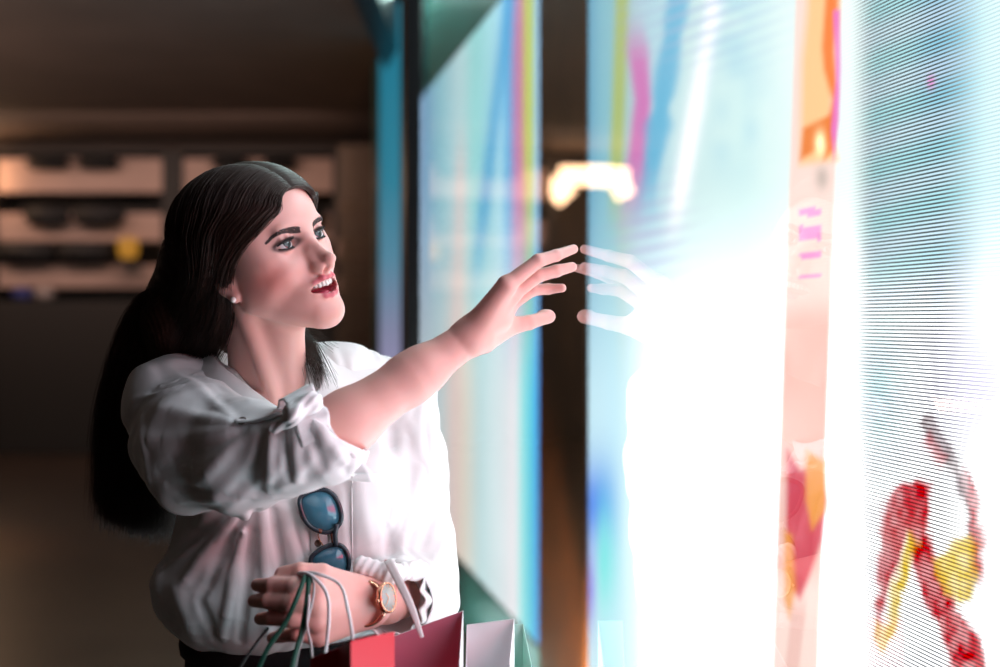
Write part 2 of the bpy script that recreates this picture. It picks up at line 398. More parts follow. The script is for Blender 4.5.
# ------------------------------------------------------------------ eyes, teeth, brows, earring
M_EYE, nt, b = nodes_of('eye_white_iris'); L = nt.links
at = N(nt, 'ShaderNodeVertexColor', layer_name='iris'); L.new(at.outputs['Color'], b.inputs['Base Color'])
b.inputs['Roughness'].default_value = .08; b.inputs['Coat Weight'].default_value = .3
M_TEETH = mat('teeth', (.86, .83, .78), .2); M_LASH = mat('lash', (.012, .010, .010), .6); M_BROW = mat('brow_hair', (.045, .025, .022), .6)
M_HAIR = mat('dark_brown_hair', (.032, .015, .010), .42, noise=.35, nscale=60)
M_HAIR.node_tree.nodes['Principled BSDF'].inputs['Specular IOR Level'].default_value = .30
M_TONGUE = mat('tongue', (.60, .07, .12), .35)
gaze = Hd(.10, 1.0, .18)-Hd(0, 0, 0); gaze /= np.linalg.norm(gaze)
for s in (1, -1):
    c = Hd(s*EYEC[0], EYEC[1], EYEC[2]); r = .01275*HS
    mb = MB(); Rm = frame_of(gaze)
    pr = [(r*math.sin(a), r*math.cos(a)) for a in np.linspace(PI-.02, .02, 40)]
    mb.lathe(pr, c, Rm, 40)
    o = mb.build('eye', M_EYE, person)
    v = (np.array(mb.v)-c) @ Rm; ang = np.arctan2(np.hypot(v[:, 0], v[:, 1]), v[:, 2])
    col = np.tile(np.array((.72, .68, .68, 1)), (len(v), 1))
    i = ang < .50; col[i, :3] = (.014, .022, .021); col[(ang > .42) & i, :3] = (.012, .014, .014); col[ang < .21, :3] = (.004, .004, .004)
    paint(o, 'iris', col)
    # lashes: short curved hairs along the lid edges
    lb = MB()
    for t in np.linspace(-1, 1, 34):
        x = s*(EYEC[0]+.0004)+t*.0142; z = .0053*math.sqrt(max(0, 1-t*t))
        y0 = EYEC[1]+math.sqrt(max(1e-6, .0142**2-(x-s*EYEC[0])**2-z*z))
        out = t*s*.0035 if True else 0
        p = [Hd(x, y0, z+.0004), Hd(x+t*.0012, y0+.0028, z+.0010), Hd(x+t*.0030, y0+.0052, z+.0038)]
        lb.tube(catmull(p, 6), np.linspace(.00048, .0001, 6), 4)
        p = [Hd(x, y0, -z*.9-.0006), Hd(x+t*.0012, y0+.0020, -z*.9-.0028)]
        lb.tube(catmull(p, 4), np.linspace(.00032, .0001, 4), 4)
    ln = [Hd(s*(EYEC[0]+.0004)+t*.0144, EYEC[1]+math.sqrt(max(1e-6, .0140**2-(t*.0144)**2-(.0053*math.sqrt(1-t*t))**2)), .0053*math.sqrt(1-t*t)) for t in np.linspace(-.99, .99, 20)]
    lb.tube(ln, .00150, 6)
    ln = [Hd(s*(EYEC[0]+.0004)+t*.0144, EYEC[1]+math.sqrt(max(1e-6, .0138**2-(t*.0144)**2-(.0053*math.sqrt(1-t*t))**2)), -.0053*math.sqrt(1-t*t)) for t in np.linspace(-.99, .99, 20)]
    lb.tube(ln, .0010, 6)
    lb.build('eyelashes', M_LASH, person)
    # brow: many short hairs laid along an arch on the skin
    bb = MB(); arch = catmull([(.0120, .090, .0125), (.022, .089, .0150), (.034, .083, .0172), (.0445, .071, .0150), (.0505, .060, .0090)], 60)
    arch[:, 0] *= s
    for q in range(700):
        t = random.random(); i = int(t*58); wdt = .0036*(1-.55*t)
        base = arch[i]+np.array((random.uniform(-.001, .001), 0, random.uniform(-wdt, wdt)))
        dr = arch[i+1]-arch[i]; dr /= np.linalg.norm(dr); dr = dr*.0050+np.array((0, .0004, .0022*(1-t)))
        pp = []
        for u in (0, .5, 1):
            h = base+dr*u; w = Hd(*h); n_ = HM @ np.array((s*.25+h[0]*6, 1, .15)); n_ /= np.linalg.norm(n_)
            tt = np.linspace(.03, -.03, 60); PP = w+np.outer(tt, n_); dd = field(skin[:60], PP, w, .04); k = np.flatnonzero(dd < 0)
            pp.append(PP[k[0]]+n_*.0004 if len(k) else w)
        bb.tube(pp, [.00036, .00032, .00012], 4)
    bb.build('eyebrow', M_BROW, person)
tb = MB()
for k in range(-5, 6):                                                 # upper row
    a = k*.235; x = math.sin(a)*.0245; y = .0690+.0250*math.cos(a)
    w = .0064 if abs(k) < 2 else .0058; hgt = (.0120, .0110, .0114, .0102, .0092, .0084)[abs(k)]
    R = HM @ rotz(-a); tb.box(Hd(x, y, -.0562-hgt*.5+.0015), (w*HS, .0030*HS, hgt*HS), R, .0011)
tb.build('upper_teeth', M_TEETH, person)
tb = MB()
for k in range(-4, 5):
    a = k*.22; tb.box(Hd(math.sin(a)*.0200, .0665+.0225*math.cos(a), -.0785), (.0044*HS, .0028*HS, .0050*HS), HM @ rotz(-a), .0009)
tb.build('lower_teeth', M_TEETH, person)
tb = MB(); tb.lathe([(.013*math.sin(a), .011*math.cos(a)) for a in np.linspace(3.1, .05, 14)], Hd(0, .076, -.0750), HM @ np.diag([1, 1.1, .42]), 20)
tb.build('tongue', M_TONGUE, person)
M_GOLD = mat('rose_gold', (.83, .42, .28), .22, 1.0); M_PEARL = mat('pearl', (.9, .86, .82), .15)
eb = MB(); c = Hd(.0765, .000, -.0470)
eb.lathe([(.0042*math.sin(a), .0042*math.cos(a)) for a in np.linspace(3.12, .02, 14)], c, None, 16)
o = eb.build('earring', M_PEARL, person); o['label'] = 'small pearl stud'

# ------------------------------------------------------------------ hair
EC = np.array((0, -.014, .034)); ER = np.array((.0860, .1110, .0835))
def lerp(a, b, t): return a*(1-t)+b*t
def scalp(phi, y, side, lift=0.0):
    q = math.sqrt(max(.02, 1-((y-EC[1])/ER[1])**2)); a = math.radians(phi)
    if phi <= 90: return (side*(ER[0]+lift)*q*math.sin(a), y, EC[2]+(ER[2]+lift)*q*math.cos(a))
    return (side*(ER[0]+lift)*max(q, .25), y, EC[2]-(phi-90)/90*.12)
_guides = {}
HEADOPS = skin[:30]
def guide(s, side):
    """one lock from the parting down over the ear, laid on the real skull"""
    y0 = .080-.162*s
    if side > 0: y1 = lerp(.076, -.095, s**.8); y2 = lerp(.020, -.098, s**.8)
    else: y1 = lerp(.062, -.095, s**.7); y2 = lerp(-.005, -.098, s)
    pts = []
    for phi in (-13, 14, 40, 58, 74, 92, 112):
        f = max(0, min(1, phi/92))**2.45; y = y0*(1-f)+y1*f
        if phi > 92: y = y2
        if phi == 92: y = lerp(y1, y2, .25)
        lift = .002+.004*math.sin(phi/112*PI)+.006*s
        base = Hd(*scalp(phi, y, side, -.030)); n_ = base-Hd(0, min(y, .02), .02); n_ /= np.linalg.norm(n_)
        t = np.linspace(-.03, .07, 200); PP = base+np.outer(t, n_); d = field(HEADOPS, PP, base, .08)
        k = np.flatnonzero(d < 0); t0 = t[k[-1]] if len(k) else -.03
        want = Hd(*scalp(phi, y, side, lift)); tw = float((want-base) @ n_)
        pts.append(base+n_*max(t0+.0035+lift, tw if s > .25 else t0+.0035+lift+max(0, tw-t0-.0035-lift)*s*4))
    return np.array(pts)
def hair_path(s, side, layer, jit):
    """s: 0 front hairline .. 1 back of the head; layer 0 outer .. 1 inner"""
    q = s*20; i = min(19, int(q)); f = q-i
    for j in (i, i+1):
        if (j, side) not in _guides: _guides[(j, side)] = guide(j/20, side)
    P_ = _guides[(i, side)]*(1-f)+_guides[(i+1, side)]*f
    c = Hd(0, -.01, .02); return list(P_+(c-P_)*(.055*layer))
def strand(s, side, layer, rnd):
    P_ = hair_path(s, side, layer, rnd)
    a, b_, c, e = rnd
    if side > 0:
        h1 = lerp(W(224, 330, 1.935), W(139, 308, 2.03), s**.8)
        h2 = lerp(W(186, 400, 2.10), W(113, 405, 2.12), s)
        h3 = lerp(W(162, 520, 2.17), W(112, 500, 2.16), s)
    else:
        h1 = lerp(W(250, 330, 2.08), W(190, 320, 2.11), s); h2 = lerp(W(215, 405, 2.20), W(150, 405, 2.18), s); h3 = lerp(W(190, 520, 2.24), W(130, 500, 2.2), s)
    j = np.array((a-.5, b_-.5, 0))
    h1 = h1+j*.022; h2 = h2+j*.045; h3 = h3+j*.060+np.array((0, 0, -.045*c+.03*e))
    if e > .86: h3 = h2*.55+h3*.45
    n_ = catmull([*P_, h1, h2, h3], 30)
    return n_
def strands(name, gen, n, r, parent, seed, seg=30):
    rg = np.random.default_rng(seed); hc = bpy.data.hair_curves.new(name)
    Ps = [gen(rg) for _ in range(n)]; Ps = [q for q in Ps if q is not None]
    hc.add_curves([len(q) for q in Ps]); pos = np.concatenate(Ps).astype(F4)
    hc.attributes['position'].data.foreach_set('vector', pos.ravel())
    rad = np.concatenate([r*rg.uniform(.6, 1.2)*(1-.75*np.linspace(0, 1, len(q))**3) for q in Ps]).astype(F4)
    a = hc.attributes.get('radius') or hc.attributes.new('radius', 'FLOAT', 'POINT'); a.data.foreach_set('value', rad)
    hc.materials.append(M_HAIR)
    o = bpy.data.objects.new(name, hc); COL.objects.link(o); adopt(o, parent); return o
def gen_near(rg):
    s = rg.random()**.85; lay = rg.random()**1.5; q = strand(s, 1, lay, rg.random(4))
    k = rg.normal(0, .0012, 3); w = np.linspace(0, 1, len(q))[:, None]; ph = rg.random()*6
    return q+w*k*4+w*.0025*np.stack([np.sin(w[:, 0]*9+ph), np.cos(w[:, 0]*8+ph), 0*w[:, 0]], 1)
def gen_far(rg):
    return strand(rg.random(), -1, rg.random()**1.5, rg.random(4))
def gen_front(rg):                                                     # lock falling over the far shoulder
    s = rg.random(); P_ = hair_path(s*.35, -1, rg.random(), None)[:6]; a, b_ = rg.random(2)-.5
    h = [W(297+8*a, 318, 2.03), W(308+12*a, 345, 1.995+.02*b_), W(317+12*a, 368, 1.955+.015*b_), W(325+8*a, 392+14*b_, 1.925)]
    if rg.random() < .12: h = [W(300+8*a, 318, 2.03), W(316+16*a, 338, 2.02+.02*b_), W(334+22*a, 352, 2.01+.02*b_)]
    q = catmull([*P_, *h], 34); q = q+np.linspace(0, 1, 34)[:, None]**3*rg.normal(0, .009, 3); return q[:int(34*rg.uniform(.62, 1))]
hair = empty('hair', Hd(0, 0, .1), None, None); hair.parent = person; hair.location = Vector(Hd(0, 0, .1))-world_loc(person)
cap = [Prim(lambda p: None, (0, 0, 0), 0)]
def capf(p):
    h = to_head(p); d = ell(EC, ER-.008).f(h)*F4(HS)
    # hairline plane: forehead high, temple back, behind the ear
    g = (h[:, 1]-(.004+.66*np.clip(h[:, 2], -.05, .075)))*F4(.8)
    return np.maximum(d, g)
hs = [func(capf, Hd(0, 0, .03), .12, 0),
      chain([W(203, 262, 1.985), W(184, 315, 2.03), W(165, 375, 2.12), W(142, 440, 2.165)], [.062, .056, .046, .030], .02, .03),
      chain([W(226, 285, 2.02), W(205, 340, 2.08), W(180, 385, 2.16)], [.045, .045, .040], .02, .03),
      chain([W(142, 440, 2.165), W(132, 500, 2.17)], [.032, .014], .03)]
def hair_fold(p):
    h = to_head(p); a = np.arctan2(h[:, 0], h[:, 1]+.3)
    return F4(.0012)*np.sin(a*190)
hs.append(func(hair_fold, W(180, 340, 2.05), .6, 0, 'd'))
P, Fq = mesh_field(hs, (-.62, 1.75, 1.10), (-.18, 2.3, 1.75), .0035)
np_mesh('hair_mass', P, Fq, M_HAIR, hair)
strands('hair_strands', gen_near, 14000, .00042, hair, 1)
strands('hair_strands', gen_far, 5000, .00042, hair, 2)
strands('hair_lock', gen_front, 900, .00045, hair, 3)
# ------------------------------------------------------------------ blouse
M_CLOTH = mat('white_cotton', (.84, .835, .84), .75, bump=.12, bscale=900)
M_CLOTH.node_tree.nodes['Principled BSDF'].inputs['Sheen Weight'].default_value = .15
nt = M_CLOTH.node_tree; L = nt.links; b = nt.nodes['Principled BSDF']; tc = N(nt, 'ShaderNodeTexCoord'); mp = N(nt, 'ShaderNodeMapping'); mp.inputs['Scale'].default_value = (1, 1, .45); mp.inputs['Rotation'].default_value = (.2, .3, .3)
n1 = N(nt, 'ShaderNodeTexNoise', noise_type='RIDGED_MULTIFRACTAL'); n1.inputs['Scale'].default_value = 9; n1.inputs['Detail'].default_value = 3; n1.inputs['Distortion'].default_value = 1.0
L.new(tc.outputs['Object'], mp.inputs['Vector']); L.new(mp.outputs['Vector'], n1.inputs['Vector'])
old = b.inputs['Normal'].links[0].from_node; b2_ = N(nt, 'ShaderNodeBump'); b2_.inputs['Strength'].default_value = .45; b2_.inputs['Distance'].default_value = .006
L.new(n1.outputs['Fac'], b2_.inputs['Height']); L.new(old.outputs['Normal'], b2_.inputs['Normal']); L.new(b2_.outputs['Normal'], b.inputs['Normal'])
M_BTN = mat('horn_button', (.10, .055, .035), .3); M_DARKC = mat('dark_skirt_cloth', (.012, .012, .015), .85)
shirt = []
T = shirt.append
T(ell(W(285, 465, 2.070), (.158, .108, .150), 0))
T(ell(W(352, 485, 1.985), (.070, .062, .072), .05)); T(ell(W(245, 488, 1.965), (.070, .060, .070), .05))   # bust
T(ell(W(288, 585, 2.060), (.188, .125, .098), .05))
T(ell(W(262, 600, 1.985), (.120, .070, .075), .05)); T(ell(W(228, 592, 2.02), (.105, .080, .070), .04))
T(ell(W(300, 530, 2.050), (.170, .115, .110), .05))
T(cone(W(215, 382, 2.045), W(168, 400, 1.990), .050, .060, .03)); T(cone(W(345, 378, 2.075), W(400, 398, 2.115), .050, .052, .03))
T(cone(W(255, 385, 2.07), W(325, 385, 2.09), .062, .062, .03))
T(cone(W(250, 400, 2.02), W(320, 410, 2.03), .075, .075, .04))
TORSO = list(shirt)
# raised sleeve: a wide soft bag from shoulder to elbow
T(chain([W(172, 408, 1.975), W(200, 440, 1.900), W(250, 454, 1.815), W(288, 452, 1.762)], [.066, .074, .063, .046], .022, .03))
T(chain([W(160, 455, 1.930), W(190, 476, 1.880), W(240, 474, 1.815), W(300, 462, 1.768)], [.038, .044, .040, .028], .03, .03))
T(cone(W(288, 450, 1.762), W(326, 442, 1.752), .046, .056, .02))
# lowered sleeve, full at the elbow
T(chain([W(398, 404, 2.115), W(404, 470, 2.085), W(408, 540, 2.045), W(413, 592, 2.010)], [.056, .060, .063, .062], .025, .03))
T(cone(W(413, 592, 2.005), W(400, 598, 1.885), .060, .052, .03))
SH0 = list(shirt)
# gathers and creases: (px, py) pairs along each ridge, height, width; height<0 is a furrow
folds = [
 # waist gathers under the sleeve
 ((236, 516), (176, 592), .0120, .0075), ((241, 516), (200, 600), -.009, .007), ((246, 515), (222, 636), .0120, .0065), ((255, 512), (240, 640), -.010, .006),
 ((262, 512), (268, 630), .0110, .0065), ((272, 512), (288, 610), -.009, .006), ((284, 510), (300, 575), .006, .007), ((222, 516), (165, 560), -.006, .008), ((176, 590), (195, 640), .007, .010),
 ((200, 600), (215, 640), -.006, .007), ((160, 520), (158, 590), .004, .010), ((300, 520), (312, 565), .005, .006),
 # raised sleeve: drawn towards the button tab and knot
 ((243, 423), (180, 372), .0045, .010), ((243, 426), (160, 408), .0045, .009), ((243, 430), (150, 440), .0040, .010), ((246, 432), (160, 470), -.0040, .010), ((250, 432), (185, 492), .0045, .010),
 ((240, 418), (200, 380), -.0035, .008), ((140, 420), (150, 490), .0040, .008), ((135, 400), (182, 386), .0030, .005), ((150, 392), (196, 380), -.0025, .004), ((160, 385), (205, 372), .0025, .004),
 ((262, 432), (250, 480), -.0060, .007), ((272, 430), (268, 490), .0060, .006), ((285, 430), (290, 478), -.0060, .006), ((296, 428), (298, 480), .0070, .007), ((308, 425), (322, 468), -.0060, .007), ((314, 422), (345, 462), .0050, .007),
 ((180, 500), (290, 496), .0040, .008), ((170, 485), (250, 500), -.003, .006), ((200, 375), (250, 402), .003, .006), ((215, 372), (262, 398), -.003, .005),
 # chest and placket side
 ((345, 470), (352, 560), -.0028, .006), ((356, 462), (372, 556), .0030, .010), ((392, 430), (388, 520), -.0060, .007), ((402, 440), (398, 530), .0040, .008), ((385, 520), (392, 570), -.005, .007),
 ((420, 470), (400, 560), .0045, .009), ((440, 500), (412, 572), -.0040, .008), ((446, 540), (420, 590), .0045, .008), ((350, 380), (395, 374), .002, .005), ((412, 425), (432, 480), .003, .008),
]
FS = []
for a, b_, hgt, wd in folds:
    pts = []
    for t in np.linspace(0, 1, 7):
        q = project(SH0, a[0]+(b_[0]-a[0])*t, a[1]+(b_[1]-a[1])*t)
        if q is not None: pts.append(q)
    if len(pts) < 3: continue
    m_ = len(pts)
    for i in range(m_-1):
        FS.append((pts[i], pts[i+1], hgt*math.sin(PI*min(1, .18+(i+.5)/m_*.9))**.6, wd))
FA = np.array([f[0] for f in FS]); FB = np.array([f[1] for f in FS]); FH = np.array([f[2] for f in FS]); FW = np.array([f[3] for f in FS])
CS = [vnoise3 for vnoise3 in ()]
def wrinkle(p):
    out = np.zeros(len(p), F4)
    if not len(p): return out
    c = p.mean(0); R = np.linalg.norm(p-c, axis=1).max()
    acc_best = np.zeros(len(p)); accn = np.zeros(len(p))
    for A, B_, hh, ww in zip(FA, FB, FH, FW):
        if np.linalg.norm((A+B_)/2-c) > R+.06: continue
        ab = B_-A; h = np.clip((p-A) @ ab/(ab @ ab), 0, 1); d2 = ((p-A-h[:, None]*ab)**2).sum(1)
        v = hh*np.exp(-d2/(ww*ww))
        acc_best = np.where(v > 0, np.maximum(acc_best, v), acc_best); accn = np.where(v < 0, np.minimum(accn, v), accn)
    out = acc_best+accn
    # soft drape, larger and smaller
    x, y, z = p[:, 0], p[:, 1], p[:, 2]
    out = out+.0016*np.sin(x*52+z*31+2*np.sin(z*40+y*20))+.0008*np.sin(x*130-z*95+3*np.sin(y*60+x*33))
    return out.astype(F4)
shirt.append(func(wrinkle, W(290, 500, 1.98), .55, 0, 'd'))
# neckline and sleeve mouths are cut away
shirt.append(cone(W(264, 322, 2.00), W(288, 418, 1.890), .068, .024, .006, 's'))
shirt.append(cone(W(262, 300, 2.03), W(262, 378, 2.02), .062, .060, .01, 's'))
shirt.append(cone(W(340, 418, 1.750), W(372, 396, 1.765), .050, .062, .006, 's'))
shirt.append(cone(W(318, 432, 1.752), W(345, 416, 1.752), .042, .048, .004, 's'))
shirt.append(cone(W(398, 600, 1.87), W(380, 602, 1.80), .046, .056, .006, 's'))
shirt.append(ell(W(424, 588, 1.935), (.020, .03, .012), .004, 's', frame_of((0, 1, 0), (.75, 0, -.66))))
P, Fq = mesh_field(shirt, (-.60, 1.62, .86), (.02, 2.30, 1.50), .0022)
bl = empty('blouse', W(288, 640, 2.05), None, None); bl.parent = person; bl.location = Vector(W(288, 640, 2.05))-world_loc(person)
o = np_mesh('blouse_cloth', P, Fq, M_CLOTH, bl)
# waist band and skirt
sk = [ell(W(288, 600, 2.06), (.150, .105, .20), 0), chain([W(288, 640, 2.06), W(288, 700, 2.06), W(288, 800, 2.07), W(288, 1000, 2.07)], [.148, .165, .185, .175], .03, .03)]
sk = [func(lambda p: np.maximum(cone(W(288, 662, 2.06), W(288, 940, 2.07), .150, .185, 0, 'u', (0, 1, 0), .74).f(p), p[:, 2]-F4(W(288, 646, 2.06)[2])), W(288, 800, 2.06), .6, 0)]
P, Fq = mesh_field(sk, (-.62, 1.8, .25), (.05, 2.35, 1.02), .006)
sko = empty('skirt', W(288, 700, 2.06), None, None); sko.parent = person; sko.location = Vector(W(288, 700, 2.06))-world_loc(person)
np_mesh('skirt_cloth', P, Fq, M_DARKC, sko)
mb = MB(); pts = [W(288, 642, 2.06)+np.array((.152*math.cos(a), .112*math.sin(a), 0)) for a in np.linspace(0, 2*PI, 49)[:-1]]
mb.tube(pts, .018, 8, closed=True, flat=(.4, 1)); mb.build('waistband', M_DARKC, sko)
# legs below the hem so that she stands on the floor
M_SHOE = mat('black_leather', (.015, .014, .014), .35)
for sx in (-1, 1):
    mb = MB(); h0 = np.array((W(288, 700, 2.06)[0]+sx*.08, 2.06, .46)); mb.tube(catmull([h0, h0+np.array((0, .01, -.12)), h0+np.array((0, .02, -.30)), h0+np.array((0, .02, -.42))], 14), np.concatenate([np.linspace(.056, .058, 4), np.linspace(.056, .034, 10)]), 18)
    mb.build('leg', M_DARKC, person)
    mb = MB(); q = h0+np.array((0, -.045, -.425)); mb.tube([q+np.array((0, .105, 0)), q+np.array((0, .06, .004)), q, q+np.array((0, -.08, -.004)), q+np.array((0, -.125, -.012))], [.030, .034, .036, .034, .018], 16, flat=(1, .95)); mb.build('shoe', M_SHOE, person)

def surf(px, py, lift=.002, ops=None):
    q = project(shirt if ops is None else ops, px, py); 
    if q is None: q = W(px, py, 2.0)
    e = np.eye(3)*.004; n_ = np.array([field(shirt, np.array([q+d]))[0]-field(shirt, np.array([q-d]))[0] for d in e]); n_ /= np.linalg.norm(n_)+1e-9
    return q+n_*lift, n_
# collar: two folded wings standing round the neck
def sheet(name, rows, parent, m=None, th=.0016, n=(16, 30), jitter=0.0):
    R_ = [catmull(r, n[1]) for r in rows]; G = np.array([catmull([R_[i][j] for i in range(len(rows))], n[0]) for j in range(n[1])])
    mb = MB(); mb.grid(G); o = mb.build(name, m or M_CLOTH, parent, True, solid=th); return o
# near wing
sheet('collar', [[W(262, 335, 2.10), W(225, 334, 2.08), W(212, 346, 2.02), W(218, 362, 1.955), W(245, 384, 1.915), W(275, 406, 1.885)],
                 [W(262, 342, 2.12), W(216, 340, 2.095), W(201, 352, 2.02), W(212, 370, 1.942), W(238, 388, 1.902), W(270, 409, 1.878)],
                 [W(262, 360, 2.13), W(205, 356, 2.10), W(190, 362, 2.01), W(205, 382, 1.93), W(228, 396, 1.893), W(252, 408, 1.870)]], bl)
# far wing lies open on the far shoulder
sheet('collar', [[W(262, 335, 2.10), W(290, 334, 2.10), W(306, 338, 2.07), W(318, 356, 2.00), W(322, 380, 1.945), W(312, 404, 1.915)],
                 [W(262, 342, 2.12), W(300, 338, 2.12), W(328, 348, 2.085), W(342, 362, 2.02), W(340, 388, 1.955), W(318, 410, 1.905)],
                 [W(262, 360, 2.13), W(310, 348, 2.14), W(352, 358, 2.10), W(380, 372, 2.045), W(352, 396, 1.965), W(320, 416, 1.905)]], bl)
TS = TORSO+[o_ for o_ in shirt if o_.op == 'd']
# placket strip down the front with two buttons
pl = []
for px, py in ((296, 424), (302, 446), (308, 470), (313, 500), (318, 530), (320, 560), (318, 590), (312, 620), (308, 640)):
    a, n1 = surf(px-9, py, .0036, TS); c, n2 = surf(px, py, .0050, TS); b_, n3 = surf(px+9, py, .0036, TS); pl.append([a, c, b_])
pl = np.array(pl); G = np.array([catmull(pl[:, j], 34) for j in range(3)]).transpose(1, 0, 2)
mb = MB(); mb.grid(G); mb.build('placket', M_CLOTH, bl, True, solid=.0016)
def button(px, py, r=.0052, lift=.004, ops=None, q=None, n_=None):
    if q is None: q, n_ = surf(px, py, lift)
    br = empty('button', q, None, None); br.parent = bl; br.location = Vector(q)-world_loc(bl)
    mb = MB(); mb.lathe([(r*.2, -.0008), (r*.92, -.0008), (r, 0), (r*.95, .0010), (r*.8, .0013), (r*.7, .0008), (.0001, .0008)], q, frame_of(n_), 20)
    o = mb.build('button', M_BTN, bl); bpy.data.objects.remove(br); return o
button(243, 423, .0062); button(318, 543, .0050); 
# button tab leading to the knot on the raised sleeve
a = [surf(px, py, .0035)[0] for px, py in ((236, 423), (252, 423), (268, 420), (284, 415), (298, 412))]
mb = MB(); mb.tube(catmull(a, 20), np.concatenate([np.full(10, .0065), np.linspace(.0065, .010, 10)]), 10, flat=(1, .45)); mb.build('sleeve_tab', M_CLOTH, bl)
# knot of the rolled cuff
kn = [ell(W(295, 414, 1.692), (.0150, .012, .0200), 0, 'u', frame_of((0, 1, 0), (.6, 0, .8))),
      cone(W(292, 410, 1.700), W(312, 402, 1.705), .0100, .0130, .008), cone(W(306, 405, 1.702), W(317, 400, 1.722), .0110, .0070, .008),
      cone(W(290, 420, 1.694), W(274, 428, 1.705), .0085, .0070, .006),
      func(lambda p: (.0008*np.sin((p[:, 0]*.75-p[:, 2]*.65)*620+3*np.sin(p[:, 1]*90))).astype(F4), W(299, 411, 1.70), .2, 0, 'd')]
P, Fq = mesh_field(kn, (-.32, 1.62, 1.24), (-.15, 1.80, 1.40), .0015); np_mesh('cuff_knot', P, Fq, M_CLOTH, bl)
# flared cuff: pleated cone opening towards the forearm
ax0, ax1 = W(290, 438, 1.745), W(340, 425, 1.770); ax = ax1-ax0; L_ax = np.linalg.norm(ax); ax /= L_ax; Fm = frame_of(ax, (0, 0, 1))
rows = []
for i, t in enumerate(np.linspace(0, 1, 14)):
    row = []
    for k in range(97):
        a = 2*PI*k/96; dn = max(0, -math.cos(a)); r = .050+.006*t+.020*t*dn+(.0032+.003*t)*math.sin(a*13+.6*math.sin(a*3))*(.35+.65*t)
        ext = L_ax*t*(.62+.75*dn**1.2)
        row.append(ax0+ax*ext+Fm[:, 0]*r*math.cos(a)*.98+Fm[:, 1]*r*math.sin(a))
    rows.append(row)
mb = MB(); mb.grid(rows); mb.build('rolled_cuff', M_CLOTH, bl, True, solid=.0018)
# lowered sleeve's cuff with its bow
ax0, ax1 = W(410, 597, 1.955), W(388, 599, 1.845); ax = ax1-ax0; L_ax = np.linalg.norm(ax); ax /= L_ax; Fm = frame_of(ax, (0, 0, 1))
rows = []
for t in np.linspace(0, 1, 12):
    rows.append([ax0+ax*L_ax*t*(.9+.12*math.sin(3*2*PI*k/80))+(.052+.004*math.sin(2*PI*k/80*11)*(.4+.6*t)-.004*t)*(Fm[:, 0]*math.cos(2*PI*k/80)+Fm[:, 1]*math.sin(2*PI*k/80)) for k in range(81)])
mb = MB(); mb.grid(rows); mb.build('rolled_cuff', M_CLOTH, bl, True, solid=.0018)
kn = [ell(W(390, 574, 1.800), (.0150, .011, .012), 0), cone(W(388, 572, 1.80), W(362, 566, 1.800), .010, .013, .01), cone(W(392, 573, 1.80), W(418, 570, 1.86), .010, .014, .01),
      func(lambda p: (.0008*np.sin((p[:, 0]*.9-p[:, 2]*.4)*620+3*np.sin(p[:, 1]*90))).astype(F4), W(390, 574, 1.80), .2, 0, 'd')]
P, Fq = mesh_field(kn, (-.28, 1.72, 1.03), (-.05, 1.94, 1.18), .0016); np_mesh('cuff_knot', P, Fq, M_CLOTH, bl)
sheet('cuff_ribbon', [[W(384, 562, 1.792), W(400, 593, 1.750), W(410, 614, 1.735), W(420, 638, 1.725)], [W(392, 558, 1.792), W(407, 588, 1.752), W(416, 609, 1.737), W(424, 637, 1.725)]], bl, None, .0012, (4, 24))
# breast pocket seam lines are slim raised cords
for pts in (((352, 476), (352, 560)), ((352, 476), (402, 470))):
    q = [surf(pts[0][0]+(pts[1][0]-pts[0][0])*t, pts[0][1]+(pts[1][1]-pts[0][1])*t, .0006)[0] for t in np.linspace(0, 1, 14)]
    mb = MB(); mb.tube(q, .0012, 6); mb.build('pocket_seam', M_CLOTH, bl)

# ------------------------------------------------------------------ wristwatch
c = LWR*1.10-LEL*.10; axw = LEL-LWR; axw /= np.linalg.norm(axw)
wt = empty('wristwatch', c, 'rose gold wristwatch with a pale dial worn on the lowered wrist', 'watch')
Fw = frame_of(axw, (0, -.2, 1)); mb = MB()
ring = [c+.0285*(Fw[:, 0]*math.cos(a)+Fw[:, 1]*math.sin(a)*1.06) for a in np.linspace(0, 2*PI, 41)[:-1]]
mb.tube(ring, .0042, 10, closed=True, flat=(1.5, .45)); mb.build('strap', M_GOLD, wt)
dn = np.array((.72, -.66, .20)); dn -= axw*(dn @ axw)*.6; dn /= np.linalg.norm(dn); dc = c+dn*.0300+np.array((.004, 0, .004))
Rd = frame_of(dn)
mb = MB(); mb.lathe([(.013, -.004), (.0185, -.004), (.0195, -.001), (.0195, .003), (.0178, .0042), (.0168, .0032), (.0165, .002)], dc, Rd, 36); mb.build('case', M_GOLD, wt)
mb = MB(); mb.lathe([(.0001, .0022), (.0166, .0022), (.0166, .0026), (.0001, .0026)], dc, Rd, 36); dl_ = mb.build('dial', mat('pale_dial', (.42, .48, .47), .25), wt)
mb = MB()
for k in range(12):
    a = k*PI/6; mb.box(dc+Rd @ np.array((.0142*math.cos(a), .0142*math.sin(a), .0029)), (.0024, .0006, .0005), Rd @ rotz(a))
mb.build('hour_marks', M_GOLD, dl_, smooth=False)
for ang, ln in ((.7, .0085), (2.3, .0125)):
    mb = MB(); mb.box(dc+Rd @ np.array((ln/2*math.cos(ang), ln/2*math.sin(ang), .0033)), (ln, .0008, .0004), Rd @ rotz(ang)); mb.build('hand', M_GOLD, dl_, smooth=False)
mb = MB(); mb.lathe([(.0022, 0), (.0024, .001), (.0024, .0035), (.0018, .004)], dc+Rd @ np.array((.0, .0195, 0)), frame_of(Rd[:, 1]), 14); mb.build('crown', M_GOLD, wt)

